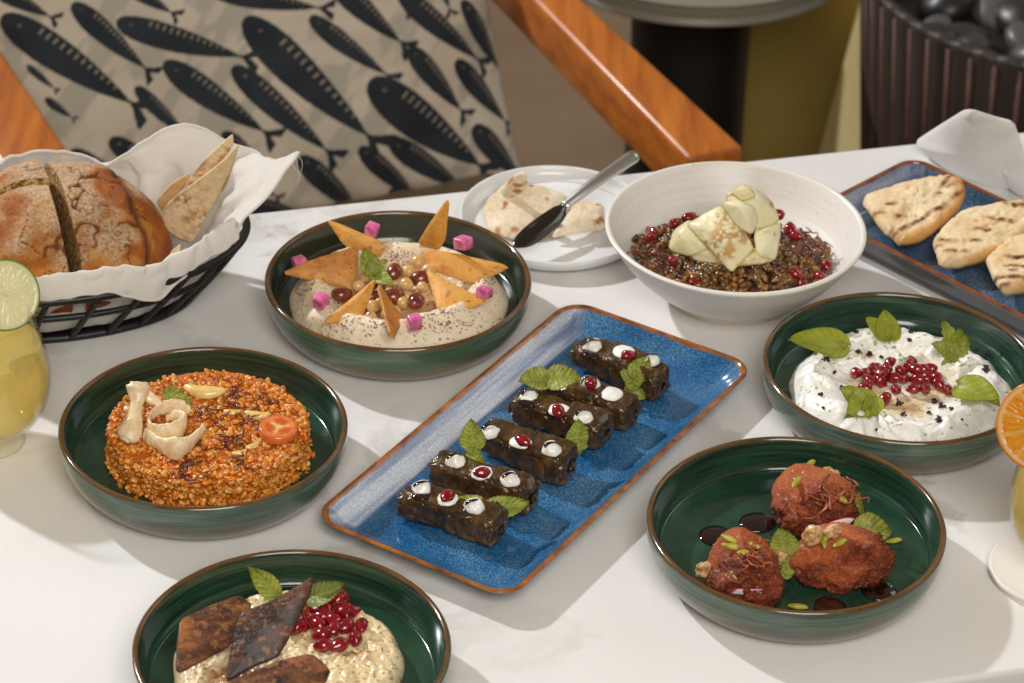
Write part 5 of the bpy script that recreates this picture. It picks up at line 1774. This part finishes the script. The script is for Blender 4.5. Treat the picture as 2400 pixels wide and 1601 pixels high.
def loaf_piece(cuts, label, shift):
    v, f = ico(7)
    w, c = loaf_verts(v)
    me = mesh('loaf_piece', w, f, 'crust', True, c)
    me.materials.append(MATS['crumb'])
    bm = bmesh.new(); bm.from_mesh(me)
    for p, n_ in cuts:
        lp = Vector(np.array(p) - LOC); lp.z = 0
        g = bmesh.ops.bisect_plane(bm, geom=bm.verts[:] + bm.edges[:] + bm.faces[:], plane_co=lp, plane_no=Vector(n_), clear_outer=True)
        ed = [e for e in g['geom_cut'] if isinstance(e, bmesh.types.BMEdge)]
        r_ = bmesh.ops.triangle_fill(bm, use_beauty=True, edges=ed, normal=Vector(n_))
        for q in r_['geom']:
            if isinstance(q, bmesh.types.BMFace):
                q.material_index = 1
                q.smooth = False
    bm.to_mesh(me); bm.free()
    o = O('loaf_piece', me, None, label, 'bread', 'pieces of the round loaf', loc=LOC + np.array(shift))
    return o


loaf_piece([(cutp, -cn)], 'big half of the round crusty loaf, dusted with flour', cn * 0.0055)
loaf_piece([(cutp, cn), (xp, xn)], 'front quarter of the cut round loaf', -cn * 0.005)
loaf_piece([(cutp, cn), (xp, -xn)], 'back quarter of the cut round loaf, sitting slightly higher', -cn * 0.005 + xn * 0.004 + np.array([0, 0, .004]))


def lavcol(seed, dark=0.0):
    def fn(V, s):
        c = mixc((242, 210, 160), (250, 228, 188), 0.5 + fbm(V * 40, 3, seed))
        sp = sstep(-0.15, 0.35, fbm(V * 30, 3, seed + 2)) * sstep(0.0, 0.5, fbm(V * 300, 2, seed + 3) + 0.2)
        c = mixc(c, (150, 86, 36), sp * 0.8 + dark)
        return mixc(c, (242, 214, 168), sstep(0.95, 1, s) * 0.6)
    return fn


for k, (pts, lab, dk) in enumerate((
        ([(1540, 190, .148), (1615, 128, .160), (1620, 190, .152), (1590, 260, .140), (1420, 420, .115), (1250, 520, .100), (1330, 420, .114), (1430, 290, .135)], 'pale pointed crispbread at the back of the basket', 0),
        ([(1080, 600, .088), (1180, 480, .104), (1310, 395, .114), (1330, 430, .110), (1230, 560, .094), (1130, 680, .076)], 'dark toasted crispbread edge peeking from behind the others', .35),
        ([(1600, 290, .140), (1640, 260, .146), (1560, 500, .110), (1430, 690, .080), (1350, 860, .060), (1420, 600, .090)], 'thin crispbread behind the broad one, seen almost edge on', .05),
        ([(1400, 425, .126), (1560, 300, .143), (1660, 190, .158), (1640, 280, .146), (1560, 470, .118), (1440, 690, .085), (1330, 890, .056), (1230, 860, .056), (1145, 790, .062), (1115, 650, .080), (1240, 540, .102)], 'broad speckled crispbread leaning beside the loaf', 0),
        ([(1155, 1000, .062), (1190, 940, .070), (1252, 888, .078), (1245, 955, .070), (1200, 1005, .062)], 'small crispbread tip in front of the loaf', 0))):
    patch_obj('crispbread', [zK(*p) for p in pts], 'flatbread', None, lab, 'crispbread', 'crispbreads in the basket', thick=0.0030, bulge=0.001, flat=.9, rings=22, n=160, rag=0.006, amp=0.0010, nsc=40, seed=140 + k, colf=lavcol(140 + k, dk), edge_pow=9)

# ================================================================== GLASSES
t = NT('clear_glass'); MATS['clear_glass'] = t.m
t.set(rough=0.02, metal=0.0)
tr = t.n('ShaderNodeBsdfTransparent'); gl = t.n('ShaderNodeBsdfGlossy'); gl.inputs['Roughness'].default_value = 0.03
lw = t.n('ShaderNodeLayerWeight'); lw.inputs['Blend'].default_value = 0.5
fp = t.n('ShaderNodeMath', operation='POWER'); t.l(lw.outputs['Facing'], fp.inputs[0]); fp.inputs[1].default_value = 4.0
fr = t.n('ShaderNodeMath', operation='MULTIPLY_ADD'); t.l(fp.outputs[0], fr.inputs[0]); fr.inputs[1].default_value = 0.7; fr.inputs[2].default_value = 0.035
tr.inputs[0].default_value = (0.95, 0.96, 0.95, 1)
mx = t.n('ShaderNodeMixShader'); t.l(fr.outputs[0], mx.inputs[0]); t.l(tr.outputs[0], mx.inputs[1]); t.l(gl.outputs[0], mx.inputs[2])
t.l(mx.outputs[0], [q for q in t.t.nodes if q.type == 'OUTPUT_MATERIAL'][0].inputs['Surface'])
t = NT('juice'); MATS['juice'] = t.m
t.base(t.ramp(t.noise(18, 3), [(0.3, (249, 226, 130)), (0.7, (252, 238, 166))]))
t.set(rough=0.15); t.translucent(0.45, (253, 232, 160))
tr = t.n('ShaderNodeBsdfTransparent'); tr.inputs[0].default_value = (1.0, 0.86, 0.5, 1)
om = [q for q in t.t.nodes if q.type == 'OUTPUT_MATERIAL'][0]
mx = t.n('ShaderNodeMixShader'); mx.inputs[0].default_value = 0.36
t.l(om.inputs['Surface'].links[0].from_socket, mx.inputs[1]); t.l(tr.outputs[0], mx.inputs[2]); t.l(mx.outputs[0], om.inputs['Surface'])


def tumbler(loc, label, R=0.0478, H=0.112, level=0.084, jl='', name='juice_glass'):
    k = R / 0.0455
    outp = smooth_profile([(0, 0), (.022 * k, 0), (.0245 * k, .002), (.0235 * k, .008), (.029 * k, .016), (.0405 * k, .032), (.0455 * k, .052), (.0445 * k, .070), (.0395 * k, .095), (.0345 * k, H)], 8)
    inp = smooth_profile([(.0334 * k, H - .0004), (.0383 * k, .095), (.0432 * k, .070), (.0441 * k, .052), (.039 * k, .033), (.027 * k, .019), (.012 * k, .0155), (0, .015)], 8)
    v, f = lathe(np.vstack([outp, inp]), 96)
    O(name, mesh(name, v, f, 'clear_glass'), None, label, 'glass', loc=loc)
    jp = [q for q in inp[::-1] if q[1] <= level]
    jp = np.array([(max(a - .0003, 0), b + .0002) for a, b in jp])
    rl = jp[-1][0]
    jp = np.vstack([jp, [(rl, level), (rl * .97, level + .0004), (0, level + .0004)]])
    v, f = lathe(jp, 96)
    O('juice', mesh('juice', v, f[:, ::-1].copy(), 'juice'), None, jl, 'juice', loc=loc)


GL = at(-22, 1034, 0)
tumbler(GL, 'clear rounded glass with a lime wheel on its rim', jl='cloudy yellow juice filling the glass with the lime wheel')


def citrus(R, th, peel, pith, flesh, flesh2, segs, name, seed):
    n, rings = 180, 40
    S = np.linspace(0, 1, rings + 1)[1:]
    a = np.linspace(0, 2 * np.pi, n, endpoint=False)
    X = np.concatenate([[0], (S[:, None] * R * np.cos(a)).ravel()]); Y = np.concatenate([[0], (S[:, None] * R * np.sin(a)).ravel()])
    s = np.concatenate([[0], np.repeat(S, n)]); th_ = np.concatenate([[0], np.tile(a, rings)])
    P = np.stack([X, Y, 0 * X], -1)
    ph = (th_ * segs / (2 * np.pi)) % 1
    edge_d = np.minimum(ph, 1 - ph) * s * R * 2 * np.pi / segs
    mem = np.exp(-(edge_d / (0.030 * R)) ** 2)
    cells = fbm(np.stack([th_ * segs * 1.2, s * 4, 0 * s + seed], -1) * 2.2, 2, seed)
    c = mixc(flesh, flesh2, 0.5 + 1.0 * cells)
    c = mixc(c, pith, np.clip(mem * 0.85 + sstep(.84, .90, s) + np.exp(-(s / .08) ** 2), 0, 1))
    c = mixc(c, peel, sstep(.935, .965, s))
    z = -0.0008 * R / .03 * mem * 0 + 0.0006 * cells * (s < .86) + 0.0004 * sstep(.84, .9, s)
    top = np.stack([X, Y, th / 2 + z], -1); bot = np.stack([X, Y, -th / 2 - z], -1)
    top[-n:, 2] -= .0008; bot[-n:, 2] += .0008
    fl = [[0, 1 + j, 1 + (j + 1) % n] for j in range(n)] + [list(map(int, q)) for q in grid_faces(rings, n, wrap_m=True, off=1)]
    N = len(X)
    fb = [[i + N for i in q[::-1]] for q in fl]
    e0 = 1 + (rings - 1) * n
    rim = [[e0 + j, e0 + N + j, e0 + N + (j + 1) % n, e0 + (j + 1) % n] for j in range(n)]
    return mesh(name, np.vstack([top, bot]), fl + fb + rim, 'citrus', True, np.vstack([c, c]))


t = mat('citrus', None, col=True, ns=0, rough=0.22, coat=0.4, coatr=0.1, bs=500, bst=0.2, bd=0.0004)
t.translucent(0.45, t.b.inputs['Base Color'].links[0].from_socket)


def facing(nv, spin):
    z = Vector(nv).normalized()
    x = Vector((0, 0, 1)).cross(z).normalized()
    y = z.cross(x)
    return (Matrix((x, y, z)).transposed() @ Matrix.Rotation(spin, 3, 'Z')).to_euler()


lim = citrus(.0262, .0052, (122, 150, 24), (246, 240, 206), (244, 236, 186), (250, 246, 214), 9, 'lime_wheel', 3)
lp = at(22, 692, 0.118)
O('lime_wheel', lim, None, 'thin lime wheel with green peel set on the juice glass', 'lime', loc=at(10, 692, .121), rot=facing((.42, -.75, .50), .3))

CG = at(2462, 1347, 0.0)
v, f = lathe(smooth_profile([(0, 0), (.040, 0), (.0425, .0012), (.0445, .0045), (.0440, .0065), (.0425, .0072), (.036, .0068), (0, .0066)], 4), 96)
mat('coaster_white', (228, 224, 216), rough=0.35)
O('round_coaster', mesh('round_coaster', v, f, 'coaster_white'), None, 'round white coaster under the orange garnished glass', 'coaster', loc=CG)
tumbler(CG + np.array([.004, 0, .0074]), 'clear glass with an orange wheel on its rim', R=.0405, H=.125, level=.10, jl='yellow juice in the glass with the orange wheel')
orn = citrus(.0315, .0065, (236, 152, 16), (246, 222, 170), (240, 160, 30), (250, 190, 70), 10, 'orange_wheel', 5)
op = at(2443, 998, 0.128)
O('orange_wheel', orn, None, 'juicy orange wheel on the rim of a glass beside the labneh', 'orange', loc=op, rot=facing((-.35, -.80, .45), .5))

# ================================================================== CHAIR, CUSHION AND WHAT STANDS BEHIND
t = NT('orange_wood'); MATS['orange_wood'] = t.m
g = t.noise(1.0, 6, 0.6, t.scaled((60, 5, 60)))
t.base(t.ramp(g, [(0.3, (146, 74, 16)), (0.55, (182, 102, 30)), (0.75, (202, 122, 44))]))
t.set(rough=0.4, coat=0.3, coatr=0.2); t.bump(g, 0.1, 0.001)
mat('grey_fabric', (112, 94, 72), (124, 105, 82), ns=200, rough=0.95, bs=900, bst=0.3, bd=0.001)
AZ = -0.20
aR0, aR1 = dsp(1180, 0, AZ), dsp(1530, 362, AZ)
adir = aR1 - aR0; adir[2] = 0; adir /= np.linalg.norm(adir)      # towards the table
aper = np.array([-adir[1], adir[0], 0])                             # to the right of the sitter's view from behind
if aper[0] < 0:
    aper = -aper
chair = O('armchair', None, None, 'low armchair with glowing orange wood arms and grey seat', 'armchair', loc=(aR1[0], aR1[1], -0.75))
CO = np.array([aR1[0], aR1[1], -0.75])


def bar(name, p0, p1, w0, w1, h, parent, m, bev=.006):
    """wooden bar: p0 -> p1 is the lower left top edge; width grows to the right"""
    d = (p1 - p0) / np.linalg.norm(p1 - p0)
    vv = []
    for s_, w_ in ((0, w0), (1, w1)):
        b = p0 + (p1 - p0) * s_
        for dx, dz in ((0, 0), (w_, 0), (w_, -h), (0, -h)):
            vv.append(b + aper * dx + np.array([0, 0, dz]))
    bm = bmesh.new()
    bvs = [bm.verts.new(q - CO) for q in vv]
    for q in ((0, 1, 2, 3), (7, 6, 5, 4), (0, 4, 5, 1), (1, 5, 6, 2), (2, 6, 7, 3), (3, 7, 4, 0)):
        bm.faces.new([bvs[i] for i in q])
    bmesh.ops.recalc_face_normals(bm, faces=bm.faces)
    bmesh.ops.bevel(bm, geom=bm.edges[:], offset=bev, segments=3, profile=.5, affect='EDGES')
    me = bpy.data.meshes.new(name); bm.to_mesh(me); bm.free()
    me.polygons.foreach_set('use_smooth', [True] * len(me.polygons))
    me.materials.append(MATS[m])
    return O(name, me, parent)


r0, r1 = dsp(1236, 0, AZ), dsp(1570, 352, AZ)
bar('armrest', r0 - adir * .50, r1 + adir * .01, .030, .064, .060, chair, 'orange_wood')
l1 = dsp(205, 420, AZ)
wl = np.dot(dsp(20, 110, AZ) - l1, aper)
lr0, lr1 = dsp(20, 112, AZ), dsp(178, 375, AZ)
ld = adir
le = lr1 + adir * .02
bar('armrest', le - aper * .068 - adir * .62, le - aper * .072, .060, .072, .034, chair, 'orange_wood')
sw = abs(np.dot(r1 - le, aper))
smid = (le + r1) / 2 - adir * .30
v, f = box(0, 0, 0, sw - .02, .56, .13, .03, 5)
v = v @ rotm(0, 0, math.atan2(aper[1], aper[0])).T
O('seat_cushion', mesh('seat_cushion', v, f, 'grey_fabric'), chair, loc=np.array([smid[0], smid[1], -.50]) - CO)
for e in (le - aper * .036, r1 + aper * .03):
    for back in (.08, .80):
        v, f = box(0, 0, 0, .034, .034, .52 if back < .2 else .52, .004)
        O('leg', mesh('leg', v, f, 'orange_wood'), chair, loc=np.array([e[0], e[1], -.234 - .26]) - adir * back - CO, rot=(0, 0, math.atan2(aper[1], aper[0])))
v, f = box(0, 0, 0, sw - .02, .08, .50, .03, 5)
v = v @ rotm(-.22, 0, 0).T @ rotm(0, 0, math.atan2(aper[1], aper[0])).T
O('backrest', mesh('backrest', v, f, 'grey_fabric'), chair, loc=np.array([smid[0], smid[1], -.27]) - adir * .37 - CO)

# ------------------------------------------------------------------ fish printed cushion
PLX = np.array([aper[0], aper[1], 0.0])
pdv = np.array([-adir[0], -adir[1], 0.0])                     # away from the table
LEAN = math.radians(24)
PLY = pdv * math.sin(LEAN) + np.array([0, 0, math.cos(LEAN)])
PLN = np.cross(PLX, PLY)
if PLN[1] > 0:
    PLN = -PLN
PB = at_plane(620 * 1.0208, 330 * 1.0208, (-.27, 2.93, -.40), PLN)
PW, PHh = 0.62, 0.46
pr1 = at_plane(1160 * 1.0208, 190 * 1.0208, PB, PLN)
pr2 = at_plane(600 * 1.0208, 500 * 1.0208, PB, PLN)
right_x = np.dot(pr1 - PB, PLX)
bot_y = np.dot(pr2 - PB, PLY) - 0.02
PC = PB + PLX * (right_x - PW / 2 + .004) + PLY * (bot_y + PHh / 2)


def uvp(x, y):
    p = at_plane(x * 1.0208, y * 1.0208, PC + PLN * .035, PLN)
    return np.array([np.dot(p - PC, PLX), np.dot(p - PC, PLY)])


FISH = [((5, 38), (335, 262), 84), ((160, 8), (345, 175), 56), ((256, 50), (580, 138), 64), ((543, 42), (880, 348), 92), ((362, 142), (630, 322), 66), ((518, 152), (775, 370), 62), ((300, 198), (440, 330), 38),
        ((245, 318), (430, 440), 54), ((470, -20), (755, 22), 46), ((696, 38), (902, 188), 48), ((735, -60), (935, 118), 60), ((905, -20), (1128, 158), 58), ((926, 108), (1075, 272), 54), ((833, 186), (1150, 408), 96),
        ((1040, 138), (1195, 300), 50), ((1058, 0), (1185, 190), 44), ((1086, 290), (1240, 430), 54), ((888, 322), (1100, 448), 56), ((816, 338), (985, 468), 48), ((678, 360), (860, 505), 54), ((498, 302), (620, 400), 42),
        ((-30, -40), (132, 48), 44), ((250, -60), (400, 40), 44), ((160, 345), (330, 450), 44), ((530, 385), (645, 458), 34), ((850, -110), (940, 35), 40), ((985, -110), (1035, 38), 40), ((1110, -80), (1190, 30), 44),
        ((560, 465), (760, 520), 50), ((900, 440), (1060, 520), 46), ((60, 150), (130, 210), 20), ((100, 225), (170, 275), 22), ((-120, 120), (40, 330), 60), ((20, 300), (150, 430), 50), ((330, 480), (520, 600), 60)]
NX, NY = 560, 400
gx = np.linspace(-1, 1, NX); gy = np.linspace(-1, 1, NY)
GX, GY = np.meshgrid(gx, gy, indexing='ij')
cor = (1 - np.abs(GX) ** 2.4) * (1 - np.abs(GY) ** 2.4)
px_ = GX * PW / 2 * (1 - 0.045 * (1 - GY ** 2) * np.abs(GX) ** 3)
py_ = GY * PHh / 2 * (1 - 0.06 * (1 - GX ** 2) * np.abs(GY) ** 3)
thk = 0.058 * np.clip(cor, 0, 1) ** 0.42
wr = fbm(np.stack([GX * 3, GY * 3, 0 * GX], -1), 3, 3) * 0.006 + 0.004 * np.exp(-((GX - 0.08 - .1 * GY) / .02) ** 2) * sstep(.3, 1, GY)
edgew = sstep(0.7, 1, np.maximum(np.abs(GX), np.abs(GY)))
wr = wr + edgew * .004 * np.sin(GX * 26 + GY * 22)
zf_ = thk + wr * np.clip(cor * 6, 0, 1)
inside = np.zeros(GX.shape); light = np.zeros(GX.shape)
for (h_, t_, w_) in FISH:
    a, b = uvp(*h_), uvp(*t_)
    L_ = np.linalg.norm(b - a); dx = (b - a) / L_; dn = np.array([-dx[1], dx[0]])
    sc = L_ / math.hypot(t_[0] - h_[0], t_[1] - h_[1])
    W_ = w_ * sc * 0.47
    u = ((px_ - a[0]) * dx[0] + (py_ - a[1]) * dx[1]) / L_
    s_ = ((px_ - a[0]) * dn[0] + (py_ - a[1]) * dn[1]) / W_
    s_ = s_ + 0.18 * np.sin(np.pi * np.clip(u, 0, 1)) * 0.6
    uu = np.clip(u, 0, 1)
    body = np.clip(uu / .86, 0, 1)
    half = np.where(uu < .86, np.sin(np.pi * body ** .62) ** .72, 0)
    half = np.maximum(half, 0.085 * (uu < .92) * (uu > .5))
    tail = sstep(.86, 1.0, uu)
    fork = (np.abs(s_) < 0.10 + 0.95 * tail) & (uu > .86) & (np.abs(s_) > (uu - .93) * 9 * .55)
    ins = ((np.abs(s_) < half) & (u > 0) & (u < .92)) | (fork & (u < 1) & (u > .8))
    ph = (uu * 21 - s_ * .35) % 1
    bars = (np.abs(ph - .5) < .12) & (uu > .19) & (uu < .78) & (s_ > half * .38) & (s_ < half * .80)
    eye = (np.hypot((u - .105) * L_ / W_, s_ - .15) < .085) & (np.hypot((u - .105) * L_ / W_, s_ - .15) > .05)
    inside = np.where(ins, 1, inside)
    light = np.where(ins, (bars | eye) * 1.0, light)
cloth_c = mixc((200, 188, 168), (212, 200, 182), 0.5 + fbm(np.stack([px_ * 25, py_ * 25, 0 * px_], -1), 3, 4))
gsm = sstep(0.08, 0.3, fbm(np.stack([(px_ + py_) * 14, (px_ - py_) * 38, 0 * px_ + 3], -1), 3, 9))
cloth_c = mixc(cloth_c, (164, 160, 148), gsm * 0.6)
ink = mixc((26, 33, 40), (38, 45, 52), 0.5 + fbm(np.stack([px_ * 30, py_ * 30, 0 * px_], -1), 3, 14))
pcol = mixc(cloth_c, ink, inside)
pcol = mixc(pcol, (172, 160, 142), light * .9)
Pf = PLX[None, None] * px_[..., None] + PLY[None, None] * py_[..., None] + PLN[None, None] * zf_[..., None]
front = Pf.reshape(-1, 3)
step = 8
bi, bj = np.arange(0, NX, step), np.arange(0, NY, step)
back = PLX[None, None] * px_[..., None] + PLY[None, None] * py_[..., None] - PLN[None, None] * (thk * .8)[..., None]
t = mat('printed_cotton', None, col=True, ns=0, rough=0.85, bs=1200, bst=0.3, bd=0.0008, sheen=0.15)
fish = O('fish_cushion', None, None, 'square cushion printed with dark fish on beige cotton', 'cushion', loc=PC)
O('printed_front', mesh('printed_front', front, grid_faces(NX, NY), 'printed_cotton', True, pcol.reshape(-1, 3)), fish)
bk_ = back[::1][:, ::1]
bk_ = bk_[np.unique(np.append(bi, NX - 1))][:, np.unique(np.append(bj, NY - 1))]
mat('plain_cotton', (168, 154, 136), rough=0.9)
O('plain_back', mesh('plain_back', bk_.reshape(-1, 3), grid_faces(bk_.shape[0], bk_.shape[1])[:, ::-1].copy(), 'plain_cotton'), fish)
ring = np.concatenate([Pf[:, 0], Pf[-1, :], Pf[::-1, -1], Pf[0, ::-1]])[::12]
v, f = tube(ring, .0028, 6, 1, closed=True)
O('piping', mesh('piping', v, f, 'plain_cotton'), fish)

# ------------------------------------------------------------------ pedestal table behind, yellow wall, planter
mat('pale_top', (128, 124, 110), rough=0.35)
mat('dark_post', (16, 13, 10), rough=0.6)
RTZ = -0.27
ce = dsp(1600, -150, RTZ)
RR = np.linalg.norm(dsp(1370, 0, RTZ) - ce)
rr_ = abs(dsp(1555, 36, RTZ)[1] - ce[1])
rr_ = abs(dsp(1600, 8, RTZ)[1] - ce[1])
rt_ = O('round_side_table', None, None, 'round pale side table on a dark post behind the armchair', 'side table', loc=(ce[0], ce[1], -.75))
v, f = lathe(smooth_profile([(0, .45), (rr_ - .01, .45), (rr_, .46), (rr_, .475), (rr_ - .008, .48), (0, .48)], 4), 96)
O('table_top', mesh('table_top', v, f, 'pale_top'), rt_)
pp = dsp(1605, 180, -.45)
pw2 = .075
v, f = lathe(smooth_profile([(0, 0), (pw2, 0), (pw2, .03), (pw2, .06), (pw2, .40), (.10, .45), (0, .45)], 4), 64)
O('pedestal', mesh('pedestal', v, f, 'dark_post'), rt_)

yw0 = at(1704 * 1.0208, 340 * 1.0208, -.75)
YWY = 3.50
wl0 = at_plane(1690 * 1.0208, 340 * 1.0208, (0, YWY, 0), np.array([0, 1.0, 0]))
wang = 0.0
v, f = box(.15, .06, .17, .30, .12, .36, .004)
O('yellow_wall', mesh('yellow_wall', v, f, 'yellow_plaster'), None, 'ochre yellow plastered wall end next to the added sun strip panel', 'wall', loc=(wl0[0], wl0[1], -.75))

wn_ = np.array([-.88, -.475, 0.0])  # slanted piece added to stand in for a strip of sunlight on the wall
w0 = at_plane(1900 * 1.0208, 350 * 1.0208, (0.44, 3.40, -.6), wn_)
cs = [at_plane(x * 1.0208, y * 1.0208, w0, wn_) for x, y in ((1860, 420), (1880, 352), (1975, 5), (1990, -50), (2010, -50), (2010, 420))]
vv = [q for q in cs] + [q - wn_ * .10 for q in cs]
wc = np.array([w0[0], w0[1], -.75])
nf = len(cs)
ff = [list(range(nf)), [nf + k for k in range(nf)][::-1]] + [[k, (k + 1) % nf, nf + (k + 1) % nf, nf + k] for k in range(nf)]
mat('painted_sun_strip', (216, 196, 136), (224, 206, 150), ns=6, rough=.7)  # sunlight painted in: paler copy of the wall's yellow
O('sun_strip_panel', mesh('sun_strip_panel', np.array(vv) - wc, ff, 'painted_sun_strip', False), None, 'slanted yellow buttress added as the strip of sunlight beside the planter', 'panel', loc=wc)

t = NT('planter_glaze'); MATS['planter_glaze'] = t.m
t.base(t.ramp(t.noise(1, 5, .6, t.scaled((30, 30, 6))), [(.3, (40, 33, 29)), (.7, (62, 52, 46))])); t.set(rough=.55)
mat('planter_rib', (84, 58, 48), (104, 74, 62), ns=40, rough=.6)
PLZr = -0.22
pcn = dsp(2485, -60, PLZr)
PRr = np.linalg.norm(dsp(1988, -60, PLZr) - pcn)
plant = O('ribbed_planter', None, None, 'large dark ribbed planter with a scalloped rim, filled with pebbles', 'planter', loc=(pcn[0], pcn[1], -.75))
PHt = PLZr + .75
nr = 54
seg = nr * 8
a = np.linspace(0, 2 * np.pi, seg, endpoint=False)
sc_ = 1 + .016 * np.abs(np.sin(a * nr / 2))
prof = [(.02, .0), (.80, .0), (.82, .01), (1.0, PHt - .006), (.995, PHt), (.955, PHt), (.945, PHt - .01), (.93, PHt - .06), (.02, PHt - .06)]
VV = []
for q, (rr, z) in enumerate(prof):
    k = sc_ if 1 < q < 6 else np.ones(seg)
    VV.append(np.stack([rr * PRr * k * np.cos(a), rr * PRr * k * np.sin(a), np.full(seg, z) + (.004 * np.abs(np.sin(a * nr / 2)) if 2 < q < 6 else 0)], -1))
O('pot_body', mesh('pot_body', np.array(VV).reshape(-1, 3), grid_faces(len(prof), seg, wrap_m=True)[:, ::-1].copy(), 'planter_glaze'), plant)
for q in range(nr):
    aa = 2 * math.pi * q / nr
    if math.sin(aa) > .35:
        continue
    p0 = np.array([.825 * PRr * math.cos(aa), .825 * PRr * math.sin(aa), .02]); p1 = np.array([1.002 * PRr * math.cos(aa), 1.002 * PRr * math.sin(aa), PHt - .008])
    v, f = tube([p0, (p0 + p1) / 2, p1], .0032, 6, 2)
    O('rib', mesh('rib', v, f, 'planter_rib'), plant)
t = NT('pebble'); MATS['pebble'] = t.m
t.base(t.mix(t.rnd(), (26, 24, 23), (84, 80, 76))); t.set(rough=.4); t.bump(t.noise(60, 4), .3, .002)
r = np.random.default_rng(9)
pv, pf = ico(3)
PBM = [mesh('pebble', pv * np.array([.028, .022, .016]) * (1 + .15 * fbm(pv * 1.2 + k * 5, 2, k))[:, None], pf, 'pebble') for k in range(4)]
for _ in range(60):
    a_, q_ = r.random() * 6.28, math.sqrt(r.random()) * .86
    O('pebble', PBM[r.integers(4)], None, 'smooth grey pebble in the ribbed planter', 'pebble', 'pebbles in the planter', loc=(pcn[0] + q_ * PRr * math.cos(a_), pcn[1] + q_ * PRr * math.sin(a_), PLZr - .052 + .012 * r.random()), rot=(r.normal() * .3, r.normal() * .3, r.random() * 6), sc=.8 + .6 * r.random())
